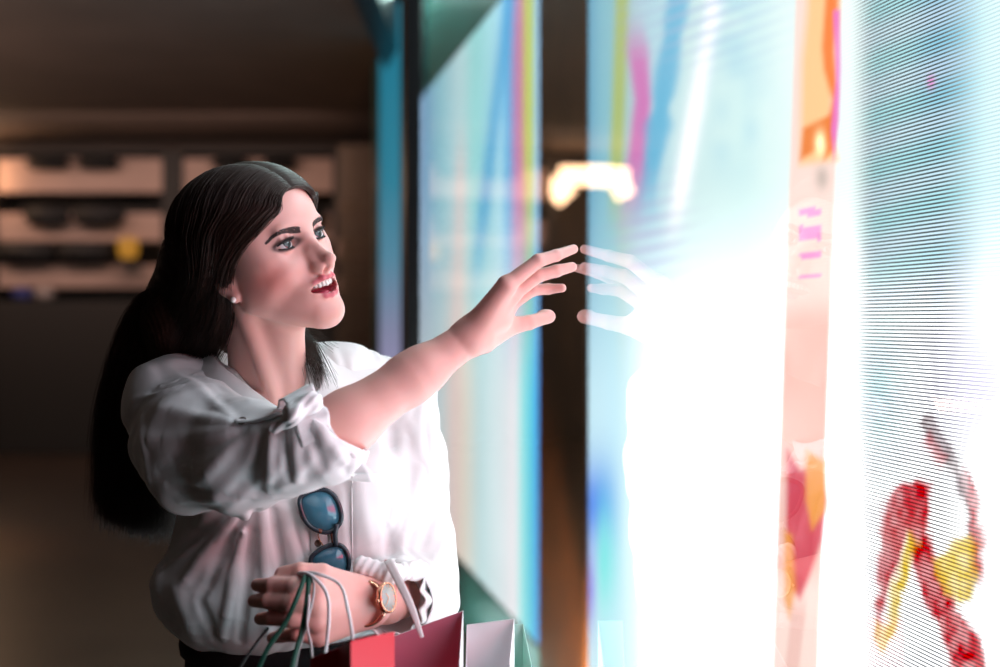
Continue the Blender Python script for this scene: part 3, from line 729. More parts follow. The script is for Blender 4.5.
# ------------------------------------------------------------------ sunglasses hooked on the placket
M_FRAME = mat('blue_tortoise_acetate', (.030, .045, .060), .15, noise=.8, nscale=120); M_FR2 = mat('brown_tortoise', (.14, .05, .03), .15, noise=.9, nscale=150)
M_LENS, nt, b = nodes_of('blue_lens'); b.inputs['Base Color'].default_value = (.07, .25, .36, 1); b.inputs['Roughness'].default_value = .04; b.inputs['Alpha'].default_value = .88; b.inputs['Coat Weight'].default_value = .7
g0 = surf(322, 505, .020)[0]; gl = empty('sunglasses', g0, 'blue-lensed dark-framed sunglasses hanging folded from the blouse front', 'sunglasses')
gy = float(np.mean([surf(x, y, 0)[0][1] for x, y in ((318, 505), (325, 530), (332, 556))]))-.016
LZ = [(300, 499), (312, 491), (325, 490), (335, 497), (341, 512), (340, 523), (332, 531), (322, 532), (310, 526), (303, 515)]
LZ2 = [(311, 559), (318, 551), (328, 546), (339, 545), (346, 551), (349, 562), (346, 574), (336, 584), (322, 582), (313, 572)]
def lensring(poly, dy0):
    pts = [W(x, y, gy+dy0+.006*math.sin((x-325)/25)) for x, y in poly]; Q = np.array(pts+[pts[0]]); n = len(poly)
    Q = np.vstack([Q[-3:-1], Q, Q[1:3]]); C_ = catmull(Q, 14*(len(Q)-1)+1); return C_[28:28+14*n]
for poly in (LZ, LZ2):
    R_ = lensring(poly, 0); mb = MB(); mb.tube(R_, .0030, 8, closed=True, flat=(1, 1.1)); rim = mb.build('rim', M_FRAME, gl)
    mb = MB(); cc = R_.mean(0); mb.add([cc+np.array((0, .0015, 0))]+[tuple(q+np.array((0, .0006, 0))) for q in R_], [(0, i+1, (i+1) % len(R_)+1) for i in range(len(R_))]); mb.build('lens', M_LENS, gl, True, solid=.0018)
mb = MB(); mb.tube(catmull([W(337, 524, gy), W(335, 535, gy-.002), W(336, 546, gy)], 12), .0036, 8); mb.build('bridge', M_FRAME, gl)
mb = MB(); mb.tube(catmull([W(318, 531, gy+.001), W(319, 539, gy+.006), W(325, 548, gy+.002)], 10), .0010, 6); mb.build('nose_pad_wire', M_GOLD, gl)
mb = MB(); mb.tube(catmull([W(299, 498, gy+.002), W(305, 505, gy+.010), W(318, 515, gy+.012), W(330, 522, gy+.013), W(338, 570, gy+.012)], 24), .0030, 8, flat=(.6, 1.3)); mb.build('temple', M_FR2, gl)
mb = MB(); mb.tube(catmull([W(300, 506, gy-.001), W(303, 517, gy-.001), W(311, 527, gy-.001), W(322, 532, gy-.001)], 20), .0034, 8); mb.build('rim_accent', M_FR2, gl)

# ------------------------------------------------------------------ shopping bags
def bag(name, pts4, depth, zb, mo, mi, label, cat='bag', group=None):
    """pts4: front mouth left/right and the direction into depth; an open-topped paper bag with folded rim and gusset crease"""
    L_, R__ = [np.array(q) for q in pts4]; d = np.array(depth, float); root = empty(name, ((L_+R__)/2+d/2)*np.array((1, 1, 0))+np.array((0, 0, zb)), label, cat, group)
    bl_, br_ = L_.copy(), R__.copy(); bl_[2] = zb; br_[2] = zb
    mid_s = .5; g = (R__-L_); g /= np.linalg.norm(g); inn = .018 if mi is not M_PINK and mi is not mo else .003
    Lm, Rm_ = L_+d/2+g*inn, R__+d/2-g*inn; Lmb, Rmb = Lm.copy()-g*inn*.7, Rm_.copy()+g*inn*.7; Lmb[2] = zb; Rmb[2] = zb
    top = [L_, R__, Rm_, R__+d, L_+d, Lm]; bot = [bl_, br_, Rmb, br_+d, bl_+d, Lmb]
    def shell(nm, m, off, th):
        rows = []
        for t in np.linspace(0, 1, 10): rows.append([np.array(a)*(1-t)+np.array([b_[0], b_[1], zb])*t for a, b_ in zip(top, bot)])
        mb = MB(); P_ = np.array(rows); n = 6
        mb.v = [tuple(q) for q in P_.reshape(-1, 3)]; mb.f = [((i+1)*n+k, (i+1)*n+(k+1) % n, i*n+(k+1) % n, i*n+k) for i in range(9) for k in range(n)]
        mb.f.append(tuple(9*n+k for k in range(n))[::-1])
        return mb.build(nm, m, root, False, solid=th, offset=off)
    shell('paper_body', mo, 1, .0006); shell('lining', mi, -1, .0005)
    mb = MB(); mb.tube([L_, R__, Rm_, R__+d, L_+d, Lm], .0007, 6, closed=True); mb.build('folded_rim', mo, root)
    return root
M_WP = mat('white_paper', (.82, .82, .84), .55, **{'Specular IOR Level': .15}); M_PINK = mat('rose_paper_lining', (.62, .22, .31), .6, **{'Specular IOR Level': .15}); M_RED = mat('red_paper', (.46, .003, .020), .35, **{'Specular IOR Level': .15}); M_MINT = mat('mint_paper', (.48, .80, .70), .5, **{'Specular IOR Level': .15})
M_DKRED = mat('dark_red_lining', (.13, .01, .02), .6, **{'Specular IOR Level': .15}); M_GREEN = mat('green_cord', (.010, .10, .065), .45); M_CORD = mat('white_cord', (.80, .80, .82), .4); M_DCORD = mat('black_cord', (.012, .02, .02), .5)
# open white bag with rose lining: we look over its low front edge on the inner side of the far panel
BB = .62
b1 = bag('shopping_bag', (W(463, 611, 1.80), W(392, 637, 1.80)), (0, -.13, -.10), BB, M_WP, M_PINK, 'white paper shopping bag with rose lining held just right of the red bag')
b2 = bag('shopping_bag', (W(514, 619, 1.86), W(467, 625, 1.86)), (-.006, -.09, -.085), BB, M_WP, M_WP, 'plain white paper bag at the far right of the cluster, beside the mint one')
b3 = bag('shopping_bag', (W(523, 624, 1.96), W(496, 626, 1.96)), (.028, -.08, -.10), BB, M_MINT, M_MINT, 'pale mint paper bag peeking out behind the plain white bag')
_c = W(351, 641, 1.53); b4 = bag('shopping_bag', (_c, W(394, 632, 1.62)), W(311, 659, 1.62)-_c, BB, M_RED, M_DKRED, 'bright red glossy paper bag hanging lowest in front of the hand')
def cord(pts, r, m, par, nm='handle', flat=None, n=40):
    mb = MB(); mb.tube(catmull(pts, n), r, 8, flat=flat); return mb.build(nm, m, par)
cord([W(300, 574, 1.750), W(302, 573, 1.722), W(318, 574, 1.700), W(340, 585, 1.690), W(348, 610, 1.640), W(353, 640, 1.600), W(356, 672, 1.586)], .0021, M_CORD, b4)
cord([W(296, 577, 1.755), W(300, 573, 1.722), W(312, 576, 1.700), W(326, 592, 1.690), W(329, 615, 1.680), W(326, 650, 1.660), W(322, 672, 1.62)], .0023, M_CORD, b1)
cord([W(306, 577, 1.745), W(310, 576, 1.712), W(314, 590, 1.695), W(308, 620, 1.690), W(299, 650, 1.685), W(294, 676, 1.68)], .0024, M_CORD, b2, flat=(.6, 1.3))
cord([W(305, 577, 1.745), W(307, 577, 1.708), W(309, 600, 1.690), W(307, 625, 1.685), W(311, 645, 1.68), W(313, 672, 1.67)], .0017, M_CORD, b2, nm='handle')
b5 = bag('shopping_bag', (W(228, 690, 1.66), W(292, 690, 1.60)), (.03, .08, 0), .55, mat('dark_green_paper', (.01, .05, .035), .4), M_DKRED, 'dark green bag below the frame hung from the green cords of the closed hand') 
cord([W(304, 577, 1.745), W(305, 577, 1.706), W(298, 595, 1.690), W(286, 622, 1.684), W(266, 652, 1.670), W(250, 692, 1.655)], .0032, M_GREEN, b5)
cord([W(308, 579, 1.745), W(309, 578, 1.704), W(307, 600, 1.692), W(302, 630, 1.690), W(294, 660, 1.66), W(288, 692, 1.61)], .0032, M_GREEN, b5)
cord([W(268, 628, 1.72), W(255, 645, 1.70), W(240, 668, 1.68), W(232, 692, 1.665)], .0020, M_DCORD, b5)
# ------------------------------------------------------------------ setting
LC = .98; SL = -.185
def wall_pt(Y, z, c=LC): return np.array((c+SL*Y, Y, z))
def slab(name, Y0, Y1, z0, z1, c0, c1, m, kind='structure'):           # upright slab parallel to the window line
    mb = MB(); v = [wall_pt(Y0, z0, c0), wall_pt(Y1, z0, c0), wall_pt(Y1, z1, c0), wall_pt(Y0, z1, c0), wall_pt(Y0, z0, c1), wall_pt(Y1, z0, c1), wall_pt(Y1, z1, c1), wall_pt(Y0, z1, c1)]
    mb.add(v, [(0, 1, 2, 3), (7, 6, 5, 4), (0, 4, 5, 1), (1, 5, 6, 2), (2, 6, 7, 3), (3, 7, 4, 0)])
    o = mb.build(name, m, smooth=False)
    if kind: o['kind'] = kind
    return o
M_TEAL = mat('teal_panel', (.09, .34, .30), .35, noise=.25, nscale=2)
M_BLACK = mat('black_panel', (.010, .010, .011), .35)
M_FLOOR = mat('dark_floor', (.036, .021, .014), .35, noise=.5, nscale=3)
M_CEIL = mat('brown_ceiling', (.17, .120, .095), .8, noise=.3, nscale=1.5)
M_WALL = mat('brown_wall', (.06, .038, .028), .7, noise=.3, nscale=2)
def quad(name, v, m, kind='structure'):
    mb = MB(); mb.add(v, [(0, 1, 2, 3)]); o = mb.build(name, m, smooth=False, solid=.05, offset=-1)
    if kind: o['kind'] = kind
    return o
quad('floor', [(-12, -3, 0), (3.5, -3, 0), (3.5, 19, 0), (-12, 19, 0)], M_FLOOR)
quad('ceiling', [(-12, 19, 3.42), (3.5, 19, 3.42), (3.5, -3, 3.42), (-12, -3, 3.42)], M_CEIL)
slab('wall_right', -2.0, 11.0, 0, 3.42, 1.04, 1.30, M_TEAL)
# big video walls: geometry that shows a picture, row by row of diodes
def led(name, Y0, Y1, z0, z1, fn, label, dy=.006, dz=.006, c=LC, strength=1.0, gap=True, parent_group=None):
    ny = int((Y1-Y0)/dy)+1; nz = int((z1-z0)/dz)+1
    Yg, Zg = np.meshgrid(np.linspace(Y0, Y1, ny), np.linspace(z0, z1, nz), indexing='ij')
    P = np.stack([c+SL*Yg, Yg, Zg], -1).reshape(-1, 3)
    i = np.arange(ny*nz).reshape(ny, nz)
    Fq = np.stack([i[:-1, :-1], i[:-1, 1:], i[1:, 1:], i[1:, :-1]], -1).reshape(-1, 4)
    root = empty(name, wall_pt((Y0+Y1)/2, z0, c), label, 'screen', parent_group)
    m, nt, b = nodes_of('led_picture'); L = nt.links
    a = N(nt, 'ShaderNodeVertexColor', layer_name='picture'); g = N(nt, 'ShaderNodeVertexColor', layer_name='between_rows')
    tc = N(nt, 'ShaderNodeNewGeometry'); sp = N(nt, 'ShaderNodeSeparateXYZ'); L.new(tc.outputs['Position'], sp.inputs[0])
    mul = N(nt, 'ShaderNodeMath', operation='MULTIPLY'); mul.inputs[1].default_value = 2*PI/.0056; L.new(sp.outputs['Z'], mul.inputs[0])
    sn = N(nt, 'ShaderNodeMath', operation='SINE'); L.new(mul.outputs[0], sn.inputs[0])
    mr = N(nt, 'ShaderNodeMapRange', interpolation_type='SMOOTHSTEP'); mr.inputs['From Min'].default_value = -.55; mr.inputs['From Max'].default_value = .25; L.new(sn.outputs[0], mr.inputs['Value'])
    mx = N(nt, 'ShaderNodeMix', data_type='RGBA'); L.new(mr.outputs['Result'], mx.inputs[0]); L.new(g.outputs['Color'], mx.inputs[6]); L.new(a.outputs['Color'], mx.inputs[7])
    b.inputs['Base Color'].default_value = (.02, .02, .02, 1); b.inputs['Roughness'].default_value = .6
    L.new(mx.outputs[2] if gap else a.outputs['Color'], b.inputs['Emission Color']); b.inputs['Emission Strength'].default_value = strength
    o = np_mesh('display_face', P, Fq[:, ::-1], m, root)
    px = 500+1400*P[:, 0]/P[:, 1]; py = 320-1400*(P[:, 2]-EYE)/P[:, 1]
    col, bet = fn(px, py, P)
    A = np.ones((len(P), 4)); A[:, :3] = col; paint(o, 'picture', A)
    A = np.ones((len(P), 4)); A[:, :3] = bet; paint(o, 'between_rows', A)
    o2 = slab('housing', Y0-.02, Y1+.02, z0-.02, z1+.02, c+.006, 1.035, M_BLACK, None); adopt(o2, root)
    return root
def lin(*c): c = np.array(c, float)/255; return np.where(c < .04045, c/12.92, ((c+.055)/1.055)**2.4)
def ramp(x, xs, cols):
    cols = np.array([lin(*c) for c in cols]); return np.stack([np.interp(x, xs, cols[:, k]) for k in range(3)], -1)
def sstep(x, a, b): t = np.clip((x-a)/(b-a), 0, 1); return t*t*(3-2*t)
def vnoise(u, v, seed=0):
    rg = np.random.default_rng(seed); T = rg.random((64, 64)); iu = np.floor(u).astype(int); iv = np.floor(v).astype(int); fu = u-iu; fv = v-iv
    fu = fu*fu*(3-2*fu); fv = fv*fv*(3-2*fv); g = lambda a, b: T[a % 64, b % 64]
    return (g(iu, iv)*(1-fu)+g(iu+1, iv)*fu)*(1-fv)+(g(iu, iv+1)*(1-fu)+g(iu+1, iv+1)*fu)*fv
def over(col, w, c): return col*(1-w[:, None])+np.asarray(c)*w[:, None]
def seg_d(px, py, pts):
    d = np.full(len(px), 1e9)
    for (x0, y0), (x1, y1) in zip(pts[:-1], pts[1:]):
        L2 = (x1-x0)**2+(y1-y0)**2; t = np.clip(((px-x0)*(x1-x0)+(py-y0)*(y1-y0))/L2, 0, 1)
        d = np.minimum(d, np.hypot(px-x0-t*(x1-x0), py-y0-t*(y1-y0)))
    return d
def in_poly(px, py, poly, soft=2.0):
    ins = np.zeros(len(px), bool); n = len(poly)
    for i in range(n):
        x0, y0 = poly[i]; x1, y1 = poly[(i+1) % n]
        c = (y0 > py) != (y1 > py); xx = (x1-x0)*(py-y0)/((y1-y0) if y1 != y0 else 1e-9)+x0; ins ^= c & (px < xx)
    d = seg_d(px, py, list(poly)+[poly[0]]); return np.clip(.5+np.where(ins, d, -d)/soft/2, 0, 1)

def pic_far(px, py, P):                       # screen further along, px 415..540
    base = ramp(px, [415, 425, 440, 460, 475, 500, 508, 516, 522, 530, 538, 545],
                [(190, 205, 240), (150, 200, 240), (165, 225, 240), (205, 240, 245), (165, 235, 235), (180, 230, 245), (90, 180, 230), (190, 130, 180), (205, 120, 160), (180, 200, 110), (140, 190, 235), (150, 200, 240)])
    low = ramp(px, [415, 440, 455, 462, 480, 500, 515, 522, 533, 540, 545],
               [(225, 235, 245), (222, 238, 242), (250, 225, 215), (252, 238, 222), (205, 235, 238), (225, 238, 242), (235, 230, 235), (150, 225, 225), (70, 190, 220), (80, 120, 220), (80, 120, 220)])
    t = sstep(py, 150, 420)[:, None]; c = base*(1-t)+low*t
    c = over(c, np.exp(-((px-460-(py-200)*-.02)/5)**2)*sstep(py, 110, 180)*.7, lin(250, 225, 222))
    c = over(c, np.exp(-((px-497-(py-100)*-.12)/7)**2)*(1-sstep(py, 200, 330))*.8, lin(70, 170, 225))
    c = over(c, np.exp(-((px-528)/5)**2)*(1-sstep(py, 120, 240))*.8, lin(190, 205, 90))
    c *= (1.12-.1*vnoise(px/14, py/60, 3))[:, None]
    return c*2.6, c*2.2
led('video_wall', 4.60, 7.90, EYE-1.07, EYE+1.21, pic_far, 'far tall video screen glowing pale blue behind the reaching arm', dy=.03, dz=.03, strength=1.0)

def pic_near(px, py, P):                      # the long screen beside her
    px = np.clip(px, 560, 2600); c = ramp(px, [588, 600, 612, 622, 640, 655, 690, 745, 790, 846, 1000, 1100],
             [(120, 190, 225), (150, 215, 235), (160, 220, 230), (185, 220, 215), (200, 232, 245), (200, 238, 250), (222, 250, 250), (222, 250, 248), (235, 252, 250), (240, 252, 250), (215, 245, 250), (235, 240, 250)])
    t = sstep(py, 170, 420); c = over(c, t*sstep(px, 600, 680), lin(252, 252, 253)*1.35)
    c = over(c, t*(1-sstep(px, 600, 660)), lin(195, 228, 240))
    up = 1-sstep(py, 150, 245)
    c = over(c, np.exp(-((px-(622-(py)*.035))/7)**4)*up*.85, lin(195, 212, 110))
    c = over(c, np.exp(-((px-(643-abs(py-100)*.10))/(9+4*vnoise(py/25, py*0, 5)))**4)*up*sstep(py, 5, 70)*.9, lin(232, 120, 200))
    c = over(c, np.exp(-((px-(672-(py-40)*.16))/(8+7*vnoise(py/18, py*0, 6)))**4)*up*.75, lin(60, 185, 232))
    c = over(c, np.exp(-((px-(715-(py)*.18))/9)**2)*(1-sstep(py, 180, 260)), lin(255, 252, 255)*1.3)
    # slanting interference streaks
    ph = (py+.36*(px-600))/13.5; st = .5+.5*np.sin(ph*2*PI)
    c = over(c, st*np.exp(-((px-700)/70)**2)*(1-sstep(py, 10, 95))*.55, lin(185, 205, 235))
    ph2 = (py+.20*(px-600))/15; st2 = .5+.5*np.sin(ph2*2*PI)
    c = over(c, st2*np.exp(-((px-650)/34)**2)*np.exp(-((py-235)/48)**2)*.5, lin(190, 185, 225))
    c = over(c, .35*vnoise(px/16, py/22, 9)*np.exp(-((px-735)/35)**2)*(1-sstep(py, 120, 220)), lin(140, 205, 235))
    # colours at the far edge low down
    e = (1-sstep(px, 600, 628)); c = over(c, e*np.exp(-((py-505)/45)**2)*.9, lin(70, 130, 230)); c = over(c, e*np.exp(-((py-560)/60)**2)*.9*sstep(px, 592, 604), lin(110, 225, 220))
    c = over(c, (1-sstep(px, 590, 600))*np.exp(-((py-590)/40)**2)*.8, lin(130, 110, 220))
    c = c*(1.12+.55*t)[:, None]
    # the narrow orange and pink figure
    cx = 815-(py-100)*.035; strip = np.clip((24-np.abs(px-cx))/3, 0, 1)
    c = over(c, strip, lin(255, 225, 215)*1.1)
    top = 1-sstep(py, 150, 160)
    c = over(c, in_poly(px, py, [(812, -60), (842, -60), (836, 60), (830, 130), (838, 160), (800, 165), (802, 60), (806, 20)], 5)*.95, lin(255, 200, 140)*1.15)
    c = over(c, in_poly(px, py, [(828, -40), (838, -40), (838, 20), (834, 50), (838, 90), (834, 150), (824, 160), (828, 120), (832, 100), (824, 70), (822, 48)], 3)*.9, lin(250, 120, 40)*1.1)
    c = over(c, in_poly(px, py, [(803, 128), (836, 112), (834, 140), (800, 160)], 3)*.9, lin(250, 130, 50))
    c = over(c, in_poly(px, py, [(833, 10), (840, 10), (841, 70), (839, 120), (834, 160), (831, 130), (836, 80)], 2)*.8, lin(245, 120, 215))
    c = over(c, np.exp(-((px-820)/5)**2-((py-143)/11)**2), lin(255, 245, 190)*1.5)
    c = over(c, np.exp(-((px-822)/7)**2-((py-178)/12)**2)*.7, lin(190, 175, 165))
    bars = (np.abs(py-212) < 4)+(np.abs(py-233) < 7)+(np.abs(py-255) < 3)+(np.abs(py-276) < 1.5)
    c = over(c, bars*np.clip((12-np.abs(px-810))/2, 0, 1)*.7, lin(245, 120, 225))
    c = over(c, strip*sstep(py, 290, 330)*(1-sstep(py, 560, 600))*.55, lin(250, 175, 160))
    c = over(c, in_poly(px, py, [(787, 450), (800, 470), (822, 470), (828, 500), (822, 540), (808, 580), (800, 600), (792, 590), (786, 540)], 3)*.9, lin(215, 15, 65))
    c = over(c, in_poly(px, py, [(806, 450), (826, 462), (826, 510), (812, 530), (806, 500)], 3)*.9, lin(250, 165, 60))
    c = over(c, in_poly(px, py, [(784, 530), (792, 535), (796, 590), (790, 620), (784, 600)], 3)*.8, lin(250, 165, 60))
    c = over(c, np.clip((9-np.abs(px-(800-(py-600)*.12)))/4, 0, 1)*sstep(py, 585, 620)*.7, lin(250, 195, 185))
    bet = c*1.0
    # right part: rows show dark between them
    r = sstep(px, 846, 872)*(1-.75*sstep(px, 935, 990)); bet = over(bet, r*.92*(1-.55*sstep(py, 470, 667)*(1-sstep(px, 850, 875))), lin(18, 40, 46))
    teal = sstep(px, 850, 880)*(1-sstep(px, 950, 1000))
    c = over(c, teal*(1-sstep(py, 250, 330))*.55, lin(70, 200, 215)); c = over(c, teal*sstep(px, 900, 940)*(1-sstep(py, 60, 200))*.4, lin(70, 160, 220))
    c = over(c, np.clip(np.exp(-((px-985)/45)**2)*np.exp(-((py-330)/90)**2), 0, 1)*.5, lin(215, 160, 235))
    c = over(c, np.exp(-((px-880)/28)**2)*np.exp(-((py-395)/70)**2)*.6, lin(60, 195, 200))
    bet = over(bet, np.exp(-((px-880)/28)**2)*np.exp(-((py-395)/70)**2)*.7, lin(20, 90, 100))
    bet = over(bet, np.exp(-((px-980)/40)**2)*np.exp(-((py-390)/60)**2)*.6, lin(110, 90, 170))
    pk = (.5+.5*np.sin((py+.34*px)/8.5)); c = over(c, pk*r*.30, lin(240, 225, 245)*1.2)
    red, yel, dk = lin(205, 18, 40), lin(245, 205, 50), lin(90, 12, 30)
    qx, qy = px, py; px = px+5*(vnoise(qx/11, qy/16, 21)-.5)+3*(vnoise(qx/4, qy/7, 22)-.5); py = py+10*(vnoise(qx/9, qy/12, 23)-.5)
    for poly, cc, w in (([(915, 420), (928, 412), (950, 440), (962, 470), (972, 500), (980, 540), (978, 590), (968, 600), (965, 560), (968, 520), (955, 480), (935, 450)], dk, .75),
                        ([(905, 478), (918, 486), (912, 520), (900, 560), (888, 600), (878, 640), (876, 600), (880, 530), (890, 490)], red, .9),
                        ([(905, 478), (932, 484), (928, 530), (943, 568), (958, 606), (982, 640), (992, 700), (958, 700), (942, 640), (920, 590), (908, 540)], red, .95),
                        ([(910, 530), (918, 545), (905, 590), (895, 640), (884, 645), (892, 590)], yel, .9),
                        ([(935, 560), (955, 540), (972, 530), (980, 545), (974, 600), (962, 606), (945, 596)], yel, .9),
                        ([(962, 462), (980, 490), (987, 540), (982, 596), (973, 560), (970, 510)], red, .8),
                        ([(875, 620), (890, 630), (884, 650), (876, 640)], yel, .7), ([(928, 430), (945, 455), (938, 470), (922, 440)], red, .6)):
        w_ = in_poly(px, py, poly, 3.5)*w*(.86+.25*vnoise(qx/6, qy/9, 24)); c = over(c, w_, cc*1.1); bet = over(bet, w_, cc*.35)
    px, py = qx, qy
    c = over(c, np.exp(-((px-931)/4)**2-((py-82)/7)**2)*.9, lin(245, 130, 210))
    # beyond the frame's edge an added glow lights the woman, red in mid band
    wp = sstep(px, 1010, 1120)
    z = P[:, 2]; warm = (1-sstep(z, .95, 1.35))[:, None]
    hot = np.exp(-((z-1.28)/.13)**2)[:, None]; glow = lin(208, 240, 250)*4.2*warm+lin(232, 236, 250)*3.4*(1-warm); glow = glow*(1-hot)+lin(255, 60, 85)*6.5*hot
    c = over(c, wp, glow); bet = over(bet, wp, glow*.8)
    unseen_fill = np.maximum(1-sstep(py, -160, -70), sstep(py, 735, 820))*(1-wp); c = over(c, unseen_fill, lin(228, 242, 250)*7); bet = over(bet, unseen_fill, lin(228, 242, 250)*7)  # unseen top and bottom of the screen boosted white to light her
    return c*1.3, bet*1.2
led('video_wall', .30, 3.95, EYE-1.07, EYE+1.21, pic_near, 'long near video screen filling the right side with dark rows and an orange figure strip', dy=.0085, dz=.0055, strength=1.0)
def strip_glow(px, py, P):  # screen's reflection on a glossy column, drawn as the strip's own emission
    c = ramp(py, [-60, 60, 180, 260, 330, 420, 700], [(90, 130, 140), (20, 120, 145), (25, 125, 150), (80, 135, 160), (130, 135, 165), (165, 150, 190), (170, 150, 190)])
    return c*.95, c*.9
led('video_wall', 8.52, 9.90, .25, 3.40, strip_glow, 'narrow teal strip beyond the dark post, a screen reflection drawn as glow', dy=.06, dz=.04, c=.98)
slab('trim_1', 7.93, 8.49, 0, 3.42, .970, 1.04, M_BLACK)
# shop window glass in front of the screens
M_GLASS, nt, b = nodes_of('window_glass'); L = nt.links; nt.nodes.remove(b)
out = nt.nodes['Material Output']; ge = N(nt, 'ShaderNodeNewGeometry'); dp = N(nt, 'ShaderNodeVectorMath', operation='DOT_PRODUCT')
L.new(ge.outputs['Normal'], dp.inputs[0]); L.new(ge.outputs['Incoming'], dp.inputs[1])
def mth(op, a, b=None):
    n = N(nt, 'ShaderNodeMath', operation=op)
    for i, v in enumerate((a, b)):
        if v is None: continue
        if isinstance(v, (int, float)): n.inputs[i].default_value = v
        else: L.new(v, n.inputs[i])
    return n.outputs[0]
ab = mth('ABSOLUTE', dp.outputs['Value']); sch = mth('ADD', mth('MULTIPLY', mth('POWER', mth('SUBTRACT', 1.0, ab), 5.0), .96), .04)
tw = mth('SUBTRACT', 1.0, mth('POWER', mth('SUBTRACT', 1.0, sch), 2.0))   # both faces of the pane
g = N(nt, 'ShaderNodeBsdfGlossy'); g.inputs['Roughness'].default_value = 0.0; tr = N(nt, 'ShaderNodeBsdfTransparent'); tr.inputs['Color'].default_value = (.97, .985, .98, 1)
mx = N(nt, 'ShaderNodeMixShader'); L.new(tw, mx.inputs[0]); L.new(tr.outputs[0], mx.inputs[1]); L.new(g.outputs[0], mx.inputs[2]); L.new(mx.outputs[0], out.inputs['Surface'])
mb = MB(); mb.add([wall_pt(.15, .10, .45), wall_pt(3.55, .10, .45), wall_pt(3.55, 3.1, .45), wall_pt(.15, 3.1, .45)], [(0, 1, 2, 3)])
o = mb.build('window_1', M_GLASS, smooth=False); o['kind'] = 'structure'
slab('trim_3', 3.55, 3.66, 0, 3.42, .421, .453, M_BLACK)
slab('trim_4', .0, 3.55, 0, .10, .40, .50, M_BLACK); slab('trim_5', .0, 3.55, 3.1, 3.42, .40, .50, M_BLACK)

# far side of the hall
def wbox(name, x0, x1, y0, y1, z0, z1, m, kind='structure', parent=None):
    mb = MB(); mb.box(((x0+x1)/2, (y0+y1)/2, (z0+z1)/2), (x1-x0, y1-y0, z1-z0)); o = mb.build(name, m, parent, smooth=False)
    if kind: o['kind'] = kind
    return o
BY = 15.0
def X(px, Y): return (px-500)/1400*Y
def Z(py, Y): return EYE+(320-py)/1400*Y
wbox('wall_back', -12, 3.5, BY+.6, BY+.8, 0, 3.42, M_WALL)
wbox('wall_left', -12.2, -12, -3, 19, 0, 3.42, M_WALL)
wbox('wall_rear', -12, 3.5, -3.2, -3, 0, 3.42, M_WALL)
M_TAN = mat('tan_board', (.50, .33, .27), .6, noise=.15, nscale=4); M_DARKBOX = mat('dark_goods', (.02, .018, .018), .7); M_YEL = mat('amber_goods', (.65, .34, .06), .4)
M_SHELF = mat('dark_shelf', (.03, .024, .02), .6)
wbox('trim_6', X(345, 7), X(372, 7), -2, BY+.6, 3.12, 3.42, M_BLACK)      # beam under the ceiling
def display(x0, x1, nm, lab, dark_pat):
    r = empty('display_shelf', ((x0+x1)/2, BY+.3, 0), lab, 'shelf')
    tops = [(158, 192), (213, 241), (265, 288)]
    wbox('side_panel', x0-.10, x0, BY, BY+.55, 0, Z(150, BY), M_SHELF, None, r); wbox('side_panel', x1, x1+.10, BY, BY+.55, 0, Z(150, BY), M_SHELF, None, r)
    wbox('back_panel', x0, x1, BY+.50, BY+.55, 0, Z(150, BY), M_SHELF, None, r)
    wbox('base_cabinet', x0, x1, BY, BY+.5, 0, Z(300, BY), M_SHELF, None, r)
    for a, c in tops: wbox('display_board', x0, x1, BY+.05, BY+.10, Z(c, BY), Z(a, BY), M_TAN, None, r)
    wbox('top_panel', x0, x1, BY, BY+.55, Z(153, BY), Z(148, BY), M_SHELF, None, r)
    return r
for r_ in list(bpy.data.objects):
    pass
def fix(o, r): adopt(o, r)
_wb = wbox
def wbox(name, x0, x1, y0, y1, z0, z1, m, kind='structure', parent=None):
    mb = MB(); mb.box(((x0+x1)/2, (y0+y1)/2, (z0+z1)/2), (x1-x0, y1-y0, z1-z0), None, min(.01, abs(x1-x0)*.1)); o = mb.build(name, m, parent, smooth=False)
    if kind: o['kind'] = kind
    return o
sh1 = display(X(-5, BY), X(162, BY), 0, 'tan three-tier display shelf left of the head of hair', 0)
sh2 = display(X(182, BY), X(333, BY), 0, 'tan three-tier display shelf partly hidden behind the head', 0)
k = 0
spots = [(28, 72, 158, 170), (78, 122, 158, 170), (28, 70, 207, 226), (76, 125, 206, 226), (0, 55, 243, 262), (60, 112, 243, 262), (212, 250, 158, 170), (262, 300, 159, 170), (290, 325, 207, 226), (285, 322, 243, 262)]
place = ['on the top tier at the left', 'on the top tier at the right', 'on the middle tier at the left', 'on the middle tier at the right', 'on the lowest tier at the left', 'on the lowest tier by the amber lamp',
         'on the top tier behind the hair', 'on the top tier just above the forehead', 'on the middle tier beside the forehead', 'on the lowest tier beside the eye']
for (a, b_, c, d), pl in zip(spots, place):
    mb = MB(); xa, xb = X(a, BY), X(b_, BY); n = 7; base = Z(d, BY); topz = Z(c, BY)
    mb.box(((xa+xb)/2, BY-.06, (base+topz)/2), (xb-xa, .20, topz-base), None, .05)
    mb.build('dark_bundle', M_DARKBOX, sh1 if a < 170 else sh2)  # dark goods, attached to the shelf as its parts
wbox('lamp_ledge', X(121, BY), X(141, BY), BY-.24, BY+.06, Z(262, BY)-.03, Z(262, BY), M_SHELF, None, sh1)
lamp_ = empty('display_lamp', (X(131, BY), BY-.1, Z(262, BY)), 'small amber glowing jar on the lowest shelf beside the hair', 'lamp')
mb = MB(); mb.lathe([(.05, 0), (.09, .02), (.11, .12), (.10, .20), (.06, .22)], (X(131, BY), BY-.12, Z(262, BY)+.03), None, 18); mb.build('jar', emit('amber_glow', lin(190, 130, 45), .8), lamp_)
mb = MB(); mb.lathe([(.11, 0), (.115, .02), (.07, .03)], (X(131, BY), BY-.12, Z(262, BY)), None, 18); mb.build('foot', M_SHELF, lamp_)
